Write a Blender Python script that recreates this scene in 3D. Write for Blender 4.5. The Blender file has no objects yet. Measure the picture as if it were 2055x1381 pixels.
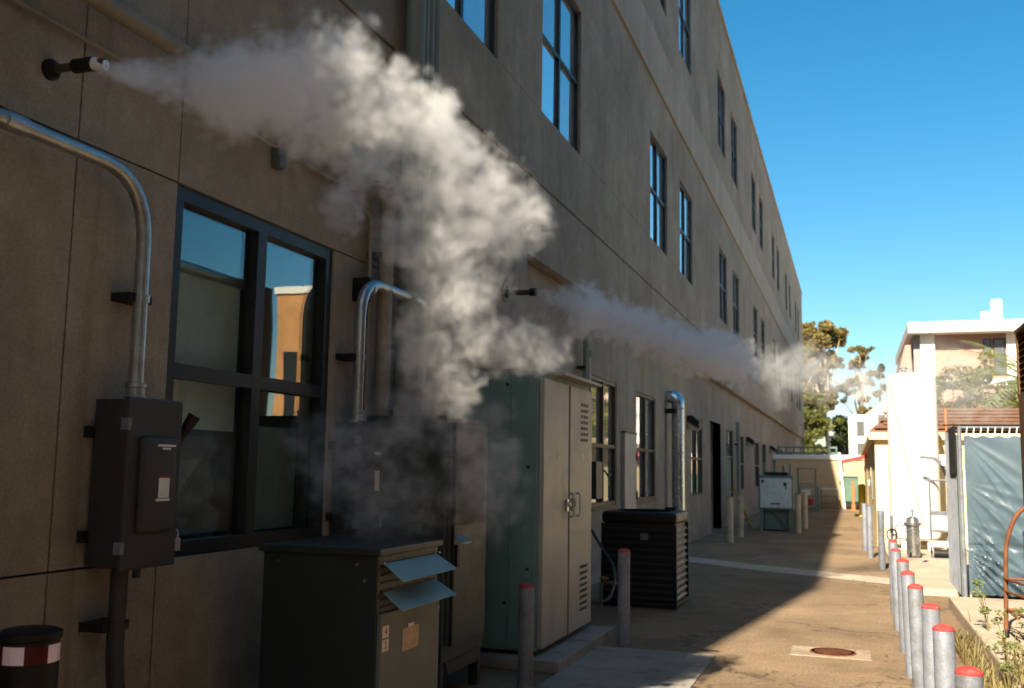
import bpy, bmesh, math, random
import numpy as np
from mathutils import Vector, Matrix
rnd = random.Random(7)
R_ = math.radians
scene = bpy.context.scene
COL = scene.collection

# ------------------------------------------------------------------ camera
EYE = Vector((0, 0, 1.75))
YAW, PITCH, ROLL = R_(18.88), R_(7.04), R_(0.9)
fwd = Vector((-math.sin(YAW) * math.cos(PITCH), math.cos(YAW) * math.cos(PITCH), math.sin(PITCH)))
rt = fwd.cross(Vector((0, 0, 1))).normalized(); up = rt.cross(fwd)
rt, up = rt * math.cos(ROLL) + up * math.sin(ROLL), up * math.cos(ROLL) - rt * math.sin(ROLL)
cd = bpy.data.cameras.new('camera'); cam = bpy.data.objects.new('camera', cd); COL.objects.link(cam)
cam.matrix_world = Matrix(((rt.x, up.x, -fwd.x, EYE.x), (rt.y, up.y, -fwd.y, EYE.y), (rt.z, up.z, -fwd.z, EYE.z), (0, 0, 0, 1)))
cd.sensor_width = 36; cd.lens = 35.0; cd.clip_end = 3000; cd.clip_start = .05
cd.dof.use_dof = True; cd.dof.focus_distance = 6.5; cd.dof.aperture_fstop = 2.8
scene.camera = cam

# ------------------------------------------------------------------ sky, sun, exposure
SUN = Vector((.188, 1.364, -1.0)).normalized()          # the way the light travels
EL = math.asin(-SUN.z); AZ = math.atan2(-SUN.x, -SUN.y)
world = bpy.data.worlds.new('World'); scene.world = world; world.use_nodes = True
wn = world.node_tree; wn.nodes.clear()
sky = wn.nodes.new('ShaderNodeTexSky'); sky.sky_type = 'NISHITA'; sky.sun_disc = False
sky.sun_elevation = EL; sky.sun_rotation = AZ; sky.air_density = 1.0; sky.dust_density = 0.9; sky.ozone_density = 2.0
hs = wn.nodes.new('ShaderNodeHueSaturation'); hs.inputs['Hue'].default_value = .485; hs.inputs['Saturation'].default_value = 1.42
bg = wn.nodes.new('ShaderNodeBackground'); bg.inputs['Strength'].default_value = 0.064
wo = wn.nodes.new('ShaderNodeOutputWorld')
wn.links.new(sky.outputs[0], hs.inputs['Color']); wn.links.new(hs.outputs[0], bg.inputs[0]); wn.links.new(bg.outputs[0], wo.inputs[0])
sl = bpy.data.lights.new('sun', 'SUN'); sl.energy = 5.0; sl.angle = R_(.55); sl.color = (1, .89, .70)
so = bpy.data.objects.new('sun', sl); COL.objects.link(so); so.rotation_euler = SUN.to_track_quat('-Z', 'Y').to_euler(); so.location = (-20, -30, 40)
scene.view_settings.view_transform = 'Standard'; scene.view_settings.look = 'None'
scene.view_settings.exposure = 1.38; scene.view_settings.gamma = 1.0
scene.cycles.volume_bounces = 12; scene.cycles.max_bounces = 12; scene.cycles.use_adaptive_sampling = True; scene.cycles.adaptive_threshold = .03; scene.cycles.diffuse_bounces = 3
scene.cycles.volume_step_rate = 1.0; scene.cycles.volume_max_steps = 512
scene.cycles.use_denoising = True; scene.cycles.sample_clamp_indirect = 6

# ------------------------------------------------------------------ materials
MATS = {}
def mat(name, col, rough=.8, metal=0.0, var=.12, scale=3.0, bump=.0, bscale=60, streak=0.0, spec=.3, dirt=None, grain=0.0, gscale=170, crack=0, drip=0, ior=None, coat=0):
    if name in MATS: return MATS[name]
    m = bpy.data.materials.new(name); MATS[name] = m; m.use_nodes = True
    nt = m.node_tree; L = nt.links.new; p = nt.nodes['Principled BSDF']
    p.inputs['Roughness'].default_value = rough; p.inputs['Metallic'].default_value = metal; p.inputs['Specular IOR Level'].default_value = spec
    if ior: p.inputs['IOR'].default_value = ior
    if coat: p.inputs['Coat Weight'].default_value = coat
    geo = nt.nodes.new('ShaderNodeNewGeometry')
    def noise(sc, vec=None, det=5, rg=.6):
        n = nt.nodes.new('ShaderNodeTexNoise'); n.inputs['Scale'].default_value = sc; n.inputs['Detail'].default_value = det; n.inputs['Roughness'].default_value = rg
        L(vec if vec else geo.outputs['Position'], n.inputs['Vector']); return n.outputs['Fac']
    def scaled(v):
        mp = nt.nodes.new('ShaderNodeMapping'); mp.inputs['Scale'].default_value = v; L(geo.outputs['Position'], mp.inputs['Vector']); return mp.outputs[0]
    def ramp(f, lo, hi, a, b):
        r = nt.nodes.new('ShaderNodeMapRange'); L(f, r.inputs['Value'])
        for k, v in zip(('From Min', 'From Max', 'To Min', 'To Max'), (lo, hi, a, b)): r.inputs[k].default_value = v
        return r.outputs[0]
    def mul(a, b):
        q = nt.nodes.new('ShaderNodeMath'); q.operation = 'MULTIPLY'; L(a, q.inputs[0]); L(b, q.inputs[1]); return q.outputs[0]
    f = ramp(noise(scale), .3, .7, 1 - var, 1 + var)
    f = mul(f, ramp(noise(scale * 9), .3, .7, 1 - var * .6, 1 + var * .6))
    if grain: f = mul(f, ramp(noise(gscale, det=3), .3, .7, 1 - grain, 1 + grain))
    if drip:
        f = mul(f, ramp(noise(1.0, scaled((7, 7, .22)), 6, .6), .60, .74, 1.0, 1 - drip)); f = mul(f, ramp(noise(.45, det=7, rg=.75), .40, .64, .80, 1.07))
    if crack:
        vo = nt.nodes.new('ShaderNodeTexVoronoi'); vo.feature = 'DISTANCE_TO_EDGE'; vo.inputs['Scale'].default_value = crack
        wv = nt.nodes.new('ShaderNodeTexNoise'); wv.inputs['Scale'].default_value = 2.5; wv.inputs['Detail'].default_value = 4; L(geo.outputs['Position'], wv.inputs['Vector'])
        av = nt.nodes.new('ShaderNodeVectorMath'); av.operation = 'MULTIPLY_ADD'; L(wv.outputs['Color'], av.inputs[0]); av.inputs[1].default_value = (.9, .9, .9); L(geo.outputs['Position'], av.inputs[2])
        L(av.outputs[0], vo.inputs['Vector']); f = mul(f, ramp(vo.outputs['Distance'], .0, .012, .55, 1.0)); f = mul(f, ramp(noise(.35, det=6, rg=.7), .35, .62, .72, 1.08))
    if streak:
        f = mul(f, ramp(noise(1.0, scaled((3.2, 3.2, .55)), 8, .72), .32, .68, 1 - streak, 1 + streak * .6))
        f = mul(f, ramp(noise(1.0, scaled((1.3, 1.3, .5)), 4, .6), .35, .65, 1 - streak * .6, 1 + streak * .4))
    vm = nt.nodes.new('ShaderNodeVectorMath'); vm.operation = 'SCALE'; vm.inputs[0].default_value = col[:3]; L(f, vm.inputs['Scale'])
    out = vm.outputs[0]
    if dirt:
        dc, amt, dsc = dirt
        mx = nt.nodes.new('ShaderNodeMix'); mx.data_type = 'RGBA'; L(ramp(noise(dsc, det=8, rg=.7), .52, .68, 0, amt), mx.inputs['Factor'])
        L(out, mx.inputs['A']); mx.inputs['B'].default_value = (*dc, 1); out = mx.outputs['Result']
    L(out, p.inputs['Base Color'])
    if bump:
        b = nt.nodes.new('ShaderNodeBump'); b.inputs['Strength'].default_value = bump; b.inputs['Distance'].default_value = .01
        L(noise(bscale, det=4), b.inputs['Height']); L(b.outputs[0], p.inputs['Normal'])
    r2 = ramp(noise(scale * 4), .3, .7, max(.02, rough - .08), min(1, rough + .08)) if rough > .12 else None
    if r2: L(r2, p.inputs['Roughness'])
    return m
stucco = mat('stucco', (.37, .32, .252), .92, var=.10, scale=.8, bump=.5, bscale=90, streak=.09, spec=.15, grain=.16, gscale=60, drip=.2, dirt=((.20, .165, .12), .38, .7))
stucco_belt = mat('belt_paint', (.425, .37, .295), .9, var=.08, scale=1.0, bump=.4, bscale=90, streak=.12, spec=.15, grain=.1)
void = mat('dark_void', (.02, .018, .016), .95, var=.1)
concrete = mat('concrete', (.30, .27, .23), .9, var=.15, scale=1.5, bump=.5, bscale=50, dirt=((.12, .10, .08), .6, 2.2), grain=.12)
concrete_pale = mat('concrete_pale', (.46, .37, .28), .9, var=.12, scale=1.5, bump=.5, bscale=50, dirt=((.25, .2, .15), .5, 2.2), grain=.12)
asphalt = mat('asphalt', (.27, .187, .115), .93, var=.14, scale=.5, bump=.8, bscale=120, dirt=((.10, .075, .05), .45, .8), grain=.35, gscale=38, crack=.33, spec=.2)
frame_dark = mat('frame_dark', (.016, .02, .02), .45, var=.2, spec=.4)
frame_tan = mat('frame_tan', (.17, .12, .06), .6, var=.15)
galv = mat('galvanised', (.42, .45, .46), .38, metal=.85, var=.22, scale=9, bump=.1, bscale=40)
galv_flat = mat('galvanised_pipe', (.19, .205, .24), .6, metal=.15, var=.2, scale=6, grain=.18, dirt=((.11, .095, .08), .75, 4))
steel = mat('steel_bright', (.62, .63, .62), .28, metal=.9, var=.12, scale=7)
red_paint = mat('red_paint', (.52, .05, .045), .7, var=.25, scale=16, dirt=((.30, .16, .13), .75, 34))
box_grey = mat('box_grey', (.036, .036, .034), .5, var=.12, scale=5, spec=.4)
box_grey_dark = mat('transformer_grey', (.018, .024, .024), .45, var=.15, scale=4, spec=.4)
box_light = mat('panel_grey', (.115, .13, .12), .55, var=.14, scale=4, streak=.08)
teal_metal = mat('teal_metal', (.12, .215, .21), .5, var=.12, scale=3, streak=.08, spec=.4)
silver_paint = mat('silver_paint', (.34, .34, .325), .5, var=.07, scale=3, streak=.07, metal=.15)
blue_flap = mat('flap_paint', (.20, .33, .36), .4, var=.12, spec=.5)
beige_pipe = mat('beige_pipe', (.27, .24, .18), .6, var=.1, streak=.06)
green_pipe = mat('grey_green_pipe', (.21, .24, .21), .6, var=.1, streak=.08)
black_plastic = mat('black_plastic', (.008, .008, .008), .5, var=.15)
black_metal = mat('black_metal', (.012, .012, .011), .55, var=.2)
paper = mat('label_paper', (.72, .74, .72), .7, var=.08, scale=40)
paper_tan = mat('label_tan', (.50, .36, .24), .75, var=.2, scale=25)
paper_pink = mat('label_pink', (.72, .60, .52), .7, var=.05, scale=40)
ink = mat('ink', (.05, .035, .03), .8, var=.05)
tape_white = mat('tape_white', (.95, .78, .88), .35, var=.05, spec=.8)  # pale pink albedo stands in for the glow of the reflective tape
tape_red = mat('tape_red', (.07, .006, .008), .4, var=.05)
rust = mat('rusty_orange', (.17, .062, .026), .7, var=.3, scale=12, dirt=((.09, .04, .02), .8, 14))
yellow_paint = mat('yellow_paint', (.80, .62, .03), .6, var=.08)
orange_paint = mat('orange_paint', (.62, .17, .06), .6, var=.08)
white_wall = mat('white_wall', (.80, .76, .68), .85, var=.05, scale=.6)
white_tank = mat('white_tank', (.82, .81, .76), .5, var=.04, scale=1.2, spec=.4)
yellow_wall = mat('yellow_wall', (.86, .71, .40), .85, var=.07, scale=.8, streak=.05)
tan_wall = mat('tan_wall', (.55, .40, .24), .9, var=.1, scale=.8, bump=.3)
pink_wall = mat('pink_wall', (.42, .27, .22), .9, var=.08, scale=.4)
roof_brown = mat('roof_brown', (.20, .10, .055), .85, var=.22, scale=3)
brown_steel = mat('brown_steel', (.13, .062, .022), .6, var=.25, scale=2.2, streak=.2)
bark_pale = mat('bark_pale', (.52, .42, .32), .9, var=.2, scale=3)
bark = mat('bark', (.12, .085, .055), .95, var=.2, scale=5)
bin_green = mat('bin_green', (.10, .17, .13), .6, var=.15)
grey_teal = mat('fence_teal', (.12, .19, .18), .6, var=.15)
white_box = mat('white_enamel', (.52, .66, .70), .4, var=.06, dirt=((.25, .2, .15), .5, 6))
shade_cloth = mat('roller_shade', (.66, .72, .68), .9, var=.08, streak=.1)
blackout = mat('interior_dark', (.03, .03, .028), .9, var=.2)

def glass_mat(name, col, ior, rough, trans=0):
    m = bpy.data.materials.new(name); m.use_nodes = True; nt = m.node_tree; L = nt.links.new
    p = nt.nodes['Principled BSDF']; p.inputs['Base Color'].default_value = (*col, 1); p.inputs['Roughness'].default_value = rough
    p.inputs['IOR'].default_value = ior; p.inputs['Specular IOR Level'].default_value = .5
    geo = nt.nodes.new('ShaderNodeNewGeometry'); n = nt.nodes.new('ShaderNodeTexNoise'); n.inputs['Scale'].default_value = 1.7; n.inputs['Detail'].default_value = 1
    L(geo.outputs['Position'], n.inputs['Vector'])
    b = nt.nodes.new('ShaderNodeBump'); b.inputs['Strength'].default_value = .05; b.inputs['Distance'].default_value = .02; L(n.outputs['Fac'], b.inputs['Height']); L(b.outputs[0], p.inputs['Normal'])
    if trans:
        lw = nt.nodes.new('ShaderNodeLayerWeight'); lw.inputs['Blend'].default_value = .5
        pw = nt.nodes.new('ShaderNodeMath'); pw.operation = 'POWER'; L(lw.outputs['Facing'], pw.inputs[0]); pw.inputs[1].default_value = 2.6
        fr = nt.nodes.new('ShaderNodeMath'); fr.operation = 'MULTIPLY_ADD'; L(pw.outputs[0], fr.inputs[0]); fr.inputs[1].default_value = .75; fr.inputs[2].default_value = .05
        gl = nt.nodes.new('ShaderNodeBsdfGlossy'); gl.inputs['Roughness'].default_value = rough; gl.inputs['Color'].default_value = (.9, .95, .95, 1)
        tr = nt.nodes.new('ShaderNodeBsdfTransparent'); tr.inputs['Color'].default_value = (.88, .93, .91, 1)
        mx = nt.nodes.new('ShaderNodeMixShader'); L(b.outputs[0], gl.inputs['Normal'])
        L(fr.outputs[0], mx.inputs[0]); L(tr.outputs[0], mx.inputs[1]); L(gl.outputs[0], mx.inputs[2]); L(mx.outputs[0], nt.nodes['Material Output'].inputs['Surface'])
    return m
glass_hi = glass_mat('coated_glass', (.80, .85, .87), 1.5, .03)
glass_hi.node_tree.nodes['Principled BSDF'].inputs['Metallic'].default_value = .85
glass_dim = glass_mat('coated_glass_dim', (.55, .62, .64), 1.5, .05)
glass_dim.node_tree.nodes['Principled BSDF'].inputs['Metallic'].default_value = .75
glass_near = glass_mat('clear_glass', (.02, .02, .02), 1.6, .01, trans=1)

def leaf_mat(name, a, b):
    m = bpy.data.materials.new(name); m.use_nodes = True; nt = m.node_tree; L = nt.links.new; p = nt.nodes['Principled BSDF']
    p.inputs['Roughness'].default_value = .65; p.inputs['Specular IOR Level'].default_value = .2
    geo = nt.nodes.new('ShaderNodeNewGeometry'); mx = nt.nodes.new('ShaderNodeMix'); mx.data_type = 'RGBA'
    mx.inputs['A'].default_value = (*a, 1); mx.inputs['B'].default_value = (*b, 1); L(geo.outputs['Random Per Island'], mx.inputs['Factor'])
    L(mx.outputs['Result'], p.inputs['Base Color'])
    tl = nt.nodes.new('ShaderNodeBsdfTranslucent'); L(mx.outputs['Result'], tl.inputs['Color'])
    ms = nt.nodes.new('ShaderNodeMixShader'); ms.inputs[0].default_value = .35; L(p.outputs[0], ms.inputs[1]); L(tl.outputs[0], ms.inputs[2])
    L(ms.outputs[0], nt.nodes['Material Output'].inputs['Surface']); return m
leaf_olive = leaf_mat('leaf_olive', (.17, .14, .045), (.34, .26, .09))
leaf_green = leaf_mat('leaf_green', (.10, .12, .025), (.25, .23, .06))
leaf_dark = leaf_mat('leaf_dark', (.03, .05, .015), (.08, .10, .03))
leaf_palm = leaf_mat('leaf_palm', (.14, .19, .06), (.30, .32, .12))
leaf_dry = leaf_mat('leaf_dry', (.20, .15, .06), (.32, .27, .12))

# ------------------------------------------------------------------ mesh helpers
LOC = {}
class MB:
    def __init__(s): s.bm = bmesh.new()
    def box(s, x0, x1, y0, y1, z0, z1, bev=0, seg=2):
        g = bmesh.ops.create_cube(s.bm, size=1.0); vs = g['verts']
        for v in vs: v.co = Vector(((x0 + x1) / 2 + v.co.x * (x1 - x0), (y0 + y1) / 2 + v.co.y * (y1 - y0), (z0 + z1) / 2 + v.co.z * (z1 - z0)))
        if bev:
            es = list({e for v in vs for e in v.link_edges}); bmesh.ops.bevel(s.bm, geom=es, offset=bev, segments=seg, affect='EDGES', profile=.6)
        return s
    def poly(s, pts): s.bm.faces.new([s.bm.verts.new(p) for p in pts]); return s
    def prism(s, pts, vec):          # polygon swept along vec
        a = [s.bm.verts.new(p) for p in pts]; b = [s.bm.verts.new(Vector(p) + Vector(vec)) for p in pts]; n = len(pts)
        s.bm.faces.new(a); s.bm.faces.new(b[::-1])
        for i in range(n): s.bm.faces.new((a[i], b[i], b[(i + 1) % n], a[(i + 1) % n]))
        return s
    def tube(s, path, r, n=12, cap=True):
        path = [Vector(p) for p in path]; rs = r if isinstance(r, (list, tuple)) else [r] * len(path)
        rings = []; ref = None
        for i, p in enumerate(path):
            t = (path[min(i + 1, len(path) - 1)] - path[max(i - 1, 0)]).normalized()
            if ref is None: ref = t.orthogonal().normalized()
            ref = (ref - t * ref.dot(t)).normalized(); q = t.cross(ref)
            rings.append([s.bm.verts.new(p + (ref * math.cos(k * 2 * math.pi / n) + q * math.sin(k * 2 * math.pi / n)) * rs[i]) for k in range(n)])
        for a, b in zip(rings, rings[1:]):
            for k in range(n): s.bm.faces.new((a[k], a[(k + 1) % n], b[(k + 1) % n], b[k]))
        if cap: s.bm.faces.new(rings[0][::-1]); s.bm.faces.new(rings[-1])
        return s
    def lathe(s, c, prof, n=20):      # prof: [(r,z)...]
        return s.tube([(c[0], c[1], c[2] + z) for r, z in prof], [max(r, .0005) for r, z in prof], n)
    def build(s, name, m, parent=None, origin=None, smooth=False, auto=True):
        o0 = Vector(LOC.get(parent.name, (0, 0, 0))) if parent else Vector(origin or (0, 0, 0))
        bmesh.ops.translate(s.bm, verts=s.bm.verts, vec=-o0)
        bmesh.ops.recalc_face_normals(s.bm, faces=s.bm.faces)
        me = bpy.data.meshes.new(name); s.bm.to_mesh(me); s.bm.free()
        if smooth:
            me.polygons.foreach_set('use_smooth', [True] * len(me.polygons))
            me.set_sharp_from_angle(angle=R_(38))
        me.materials.append(m)
        o = bpy.data.objects.new(name, me); COL.objects.link(o)
        if parent: o.parent = parent
        else: o.location = o0
        LOC[o.name] = tuple(o0)
        return o
def bend(path, rad=.15, seg=6):       # round the corners of a polyline
    P = [Vector(p) for p in path]; out = [P[0]]
    for i in range(1, len(P) - 1):
        a = (P[i - 1] - P[i]); b = (P[i + 1] - P[i]); r = min(rad, a.length * .49, b.length * .49)
        p0 = P[i] + a.normalized() * r; p2 = P[i] + b.normalized() * r
        for k in range(seg + 1):
            t = k / seg; out.append(p0 * (1 - t) ** 2 + P[i] * 2 * t * (1 - t) + p2 * t * t)
    out.append(P[-1]); return out
def tag(o, label=None, cat=None, group=None, kind=None):
    if label: o['label'] = label
    if cat: o['category'] = cat
    if group: o['group'] = group
    if kind: o['kind'] = kind
    return o
def thing(name, label, cat, loc=(0, 0, 0), group=None):
    o = bpy.data.objects.new(name, None); COL.objects.link(o); o.location = loc; o.empty_display_size = .1
    LOC[o.name] = tuple(loc); return tag(o, label, cat, group)
def struct(o): return tag(o, kind='structure')
def copy_tree(o, loc=None, parent=None):
    c = o.copy(); COL.objects.link(c); c.parent = parent
    if loc: c.location = loc
    for ch in list(o.children): copy_tree(ch, None, c)
    return c
def text_mesh(name, body, size, m, parent, loc, rot):
    cu = bpy.data.curves.new(name, 'FONT'); cu.body = body; cu.size = size; cu.extrude = .0004; cu.align_x = 'CENTER'; cu.align_y = 'CENTER'
    t = bpy.data.objects.new(name + '_tmp', cu); COL.objects.link(t)
    me = bpy.data.meshes.new_from_object(t.evaluated_get(bpy.context.evaluated_depsgraph_get())); bpy.data.objects.remove(t)
    me.materials.clear(); me.materials.append(m)
    o = bpy.data.objects.new(name, me); COL.objects.link(o); o.parent = parent
    o.location = Vector(loc) - Vector(LOC.get(parent.name, (0, 0, 0))); o.rotation_euler = rot; return o
FACE_X = (R_(90), 0, R_(90))          # lettering on a face that looks towards +X
FACE_NY = (R_(90), 0, 0)              # lettering on a face that looks towards the camera (-Y)
rnd = random.Random(7)

# ------------------------------------------------------------------ ground
struct(MB().poly([(-400, -300, 0), (400, -300, 0), (400, 900, 0), (-400, 900, 0)]).build('ground', asphalt))
struct(MB().box(-2.44, -1.28, 7.6, 9.86, -.05, .012, .006).build('concrete_slab', concrete))
gut = MB()
pa = [(-3.65, 20.5), (-2.0, 19.2), (-.6, 18.35), (.62, 17.6), (3.2, 16.6)]
for i in range(len(pa) - 1):
    (xa, ya), (xb, yb) = pa[i], pa[i + 1]
    gut.poly([(xa, ya - .55, .006), (xb, yb - .55, .006), (xb, yb + .45, .006), (xa, ya + .45, .006)])
struct(gut.build('drain_gutter', concrete_pale))
struct(MB().box(-.62, .12, 10.2, 10.72, -.05, .008, .003).build('manhole_apron', mat('old_concrete', (.34, .26, .185), .9, var=.2, scale=3, bump=.5, dirt=((.2, .145, .095), .8, 5), grain=.2, gscale=45)))
mh = thing('manhole_cover', 'round rusty manhole cover set in a pale concrete square', 'manhole', (-.23, 10.47, .008))
m_ = MB(); m_.lathe((-.23, 10.47, -.03), [(.0, .04), (.19, .042), (.2, .046), (.215, .046), (.22, .04), (.22, 0)], 32); m_.build('rim', rust, mh, smooth=True)
m_ = MB()
for i in range(-3, 4):
    w = math.sqrt(.175 ** 2 - (i * .05) ** 2) if abs(i * .05) < .17 else .03
    m_.box(-.23 - w, -.23 + w, 10.47 + i * .05 - .012, 10.47 + i * .05 + .012, .010, .017)
m_.build('tread_pattern', rust, mh)

# ------------------------------------------------------------------ the long building on the left
FX = -3.65
bld = thing('building', 'long three-storey beige stucco building with paired windows along the alley', 'building', (0, 0, 0))
Y0, Y1, ROOF = -6.2, 84.0, 16.15
pairs = [(8.1, 10.0), (11.7, 13.62)]
win2, win3 = [], []
for k in range(-1, 7):
    a = 8.1 + 10.85 * k
    for s in (0, 3.6):
        y = a + s
        if y > -4 and y + 1.92 < 83:
            win2.append((y, y + 1.92, 6.27, 8.46)); win3.append((y, y + 1.92, 11.65, 14.0))
ground_open = [(4.67, 6.52, 1.21, 3.35), (14.98, 16.74, 1.15, 3.2), (18.38, 20.3, 1.15, 3.2), (22.3, 23.85, 1.1, 3.13), (25.1, 27.08, 1.1, 3.1),
               (28.6, 31.0, 0.0, 3.15), (32.4, 34.3, 0.0, 3.1), (35.5, 37.8, 1.05, 3.05), (42.3, 44.2, 1.05, 3.0), (45.9, 47.8, 1.05, 3.0), (54.5, 56.4, 1.05, 3.0), (58.1, 60.0, 1.05, 3.0), (67, 69, 1.05, 3.0)]
OPEN = win2 + win3 + ground_open
def wall_piece(name, y0, y1, z0, z1, x, m, depth=.25, gap=.006):
    y0 += gap; y1 -= gap; z0 += gap; z1 -= gap
    ops = [o for o in OPEN if o[0] < y1 and o[1] > y0 and o[2] < z1 and o[3] > z0]
    ys = sorted({y0, y1, *[min(max(v, y0), y1) for o in ops for v in o[:2]]}); zs = sorted({z0, z1, *[min(max(v, z0), z1) for o in ops for v in o[2:]]})
    ny, nz = len(ys) - 1, len(zs) - 1
    solid = [[not any(o[0] <= (ys[i] + ys[i + 1]) / 2 <= o[1] and o[2] <= (zs[j] + zs[j + 1]) / 2 <= o[3] for o in ops) for j in range(nz)] for i in range(ny)]
    g = lambda i, j: 0 <= i < ny and 0 <= j < nz and solid[i][j]
    xb = x - depth; seen = set()
    for i0 in range(ny):
        for j0 in range(nz):
            if not solid[i0][j0] or (i0, j0) in seen: continue
            comp = []; stack = [(i0, j0)]; seen.add((i0, j0))
            while stack:
                i, j = stack.pop(); comp.append((i, j))
                for q in ((i + 1, j), (i - 1, j), (i, j + 1), (i, j - 1)):
                    if g(*q) and q not in seen: seen.add(q); stack.append(q)
            b = MB()
            for i, j in comp:
                a, c, d, e = ys[i], ys[i + 1], zs[j], zs[j + 1]
                b.poly([(x, a, d), (x, c, d), (x, c, e), (x, a, e)])
                if not g(i - 1, j): b.poly([(x, a, d), (x, a, e), (xb, a, e), (xb, a, d)])
                if not g(i + 1, j): b.poly([(x, c, d), (xb, c, d), (xb, c, e), (x, c, e)])
                if not g(i, j - 1): b.poly([(x, a, d), (xb, a, d), (xb, c, d), (x, c, d)])
                if not g(i, j + 1): b.poly([(x, a, e), (x, c, e), (xb, c, e), (xb, a, e)])
            bmesh.ops.remove_doubles(b.bm, verts=b.bm.verts, dist=.0001)
            b.build(name, m, bld)
# horizontal rows (z0, z1, plane, material) and the vertical joints
cols_hi = [Y0] + [10.85 + 5.425 * k for k in range(-2, 14)] + [Y1]
cols_lo = [Y0, -1.0, 1.5, 3.88, 4.67, 7.45, 11.2]
for (za, zb, gp) in ((5.3, 6.27, .004), (6.27, 8.46, .003), (8.46, 9.55, .003), (10.65, 11.65, .004), (11.65, 14.0, .003), (14.0, ROOF, .003)):
    for a, b in zip(cols_hi, cols_hi[1:]): wall_piece('wall_panel', a, b, za + (.012 if za == 5.3 else 0), zb, FX, stucco, gap=gp)
for a, b in zip(cols_lo, cols_lo[1:]):
    for za, zb in ((0, 1.215), (1.215, 3.35), (3.35, 5.3)): wall_piece('wall_panel', a, b, za, zb - (.012 if zb == 5.3 else 0), FX, stucco, gap=.006)
cg = [11.2, 14.1, 17.55, 21.3, 24.4, 28.0, 31.7, 35.0, 38.4, 44.9, 50.4, 57.2, 63.0, 70.0, Y1]
for a, b in zip(cg, cg[1:]):
    wall_piece('wall_panel', a, b, 4.31, 5.288, FX, stucco, gap=.003)
    wall_piece('wall_panel', a, b, 0.0, 4.30, FX - .16, stucco, gap=.002)
for a, b in zip(cols_hi, cols_hi[1:]):
    MB().box(FX - .25, FX + .045, a + .003, b - .003, 9.556, 10.645, .006).build('belt_course', stucco_belt, bld)
MB().box(FX - .3, FX + .06, Y0 - .1, Y1, ROOF, ROOF + .14, .01).build('parapet_cap', stucco_belt, bld)
MB().box(-26, FX - .02, Y0 - .3, Y0 - .01, 0, ROOF - .01).build('end_wall', stucco, bld)
MB().box(-26, FX - .02, Y1 + .01, Y1 + .3, 0, ROOF - .01).build('end_wall', stucco, bld)
MB().box(-26, -4.75, Y0, Y1, 0, ROOF - .05).build('core', blackout, bld)
# concrete footing strip (plinth) of the ground floor
for a, b in ((11.3, 28.55), (31.05, 32.35), (34.35, 83.9)):
    MB().box(FX - .2, FX - .135, a, b, 0, .34, .008).build('plinth', concrete, bld)

def make_window(w, h, m_frame, m_pane, xdepth=.09, mid=.5, bar=.055, deep=.07, face=0):
    f = MB()
    f.box(-deep, 0, 0, bar, 0, h); f.box(-deep, 0, w - bar, w, 0, h); f.box(-deep, -.001, bar, w - bar, 0, bar); f.box(-deep, -.001, bar, w - bar, h - bar, h)
    f.box(-deep, -.002, w / 2 - bar * .6, w / 2 + bar * .6, bar, h - bar)
    f.box(-deep, -.004, bar, w / 2 - bar * .6, h * mid - bar * .5, h * mid + bar * .5); f.box(-deep, -.004, w / 2 + bar * .6, w - bar, h * mid - bar * .5, h * mid + bar * .5)
    o = f.build('window', m_frame, None); ps = []
    for (a, b) in ((bar, w / 2 - bar * .6), (w / 2 + bar * .6, w - bar)):
        for (c, d) in ((bar, h * mid - bar * .5), (h * mid + bar * .5, h - bar)):
            p = MB().box(-deep * .75, -deep * .6, a - .004, b + .004, c - .004, d + .004).build('pane', m_pane, None); p.parent = o; ps.append(p)
    o.parent = bld; return o
def put_window(src, y, z, x, used=[]):
    if src.name not in used: used.append(src.name); o = src; o.location = (x, y, z)
    else: o = copy_tree(src, (x, y, z), bld)
    for p in o.children:
        p.rotation_euler = (0, rnd.uniform(-.004, .004), rnd.uniform(-.005, .005))
        if rnd.random() < .3: p.material_slots[0].link = 'OBJECT'; p.material_slots[0].material = glass_dim
    return o
w2 = make_window(1.92, 2.19, frame_dark, glass_hi); w3 = make_window(1.92, 2.35, frame_dark, glass_hi)
for (a, b, c, d) in win2: put_window(w2, a, c, FX - .045)
for (a, b, c, d) in win3: put_window(w3, a, c, FX - .045)
# ground-floor windows further along
for (a, b, c, d) in ground_open[1:]:
    if c > .5:
        w = make_window(b - a, d - c, frame_dark if a > 40 else mat('bronze_frame', (.05, .038, .022), .5), glass_hi, mid=.47, deep=.10, bar=.06)
        w.location = (FX - .16 - .015, a, c)
        if a < 21: MB().box(FX - .2, FX - .13, a - .02, b + .02, c - .05, c - .002).build('sill', frame_tan, w).location = -Vector(w.location)
# near window with clear glass, a roller shade and the dark room behind it
nw = make_window(1.85, 2.14, frame_dark, glass_near, mid=.497, bar=.085, deep=.09); nw.location = (FX - .02, 4.67, 1.21)
rs = MB(); rs.tube([(FX - .17, 4.75, 2.93), (FX - .17, 5.6, 2.93)], .04, 14); rs.build('shade_roller', galv, bld, smooth=True)
MB().box(FX - .18, FX - .176, 4.76, 5.59, 1.95, 2.92).build('roller_shade', shade_cloth, bld)
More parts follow.
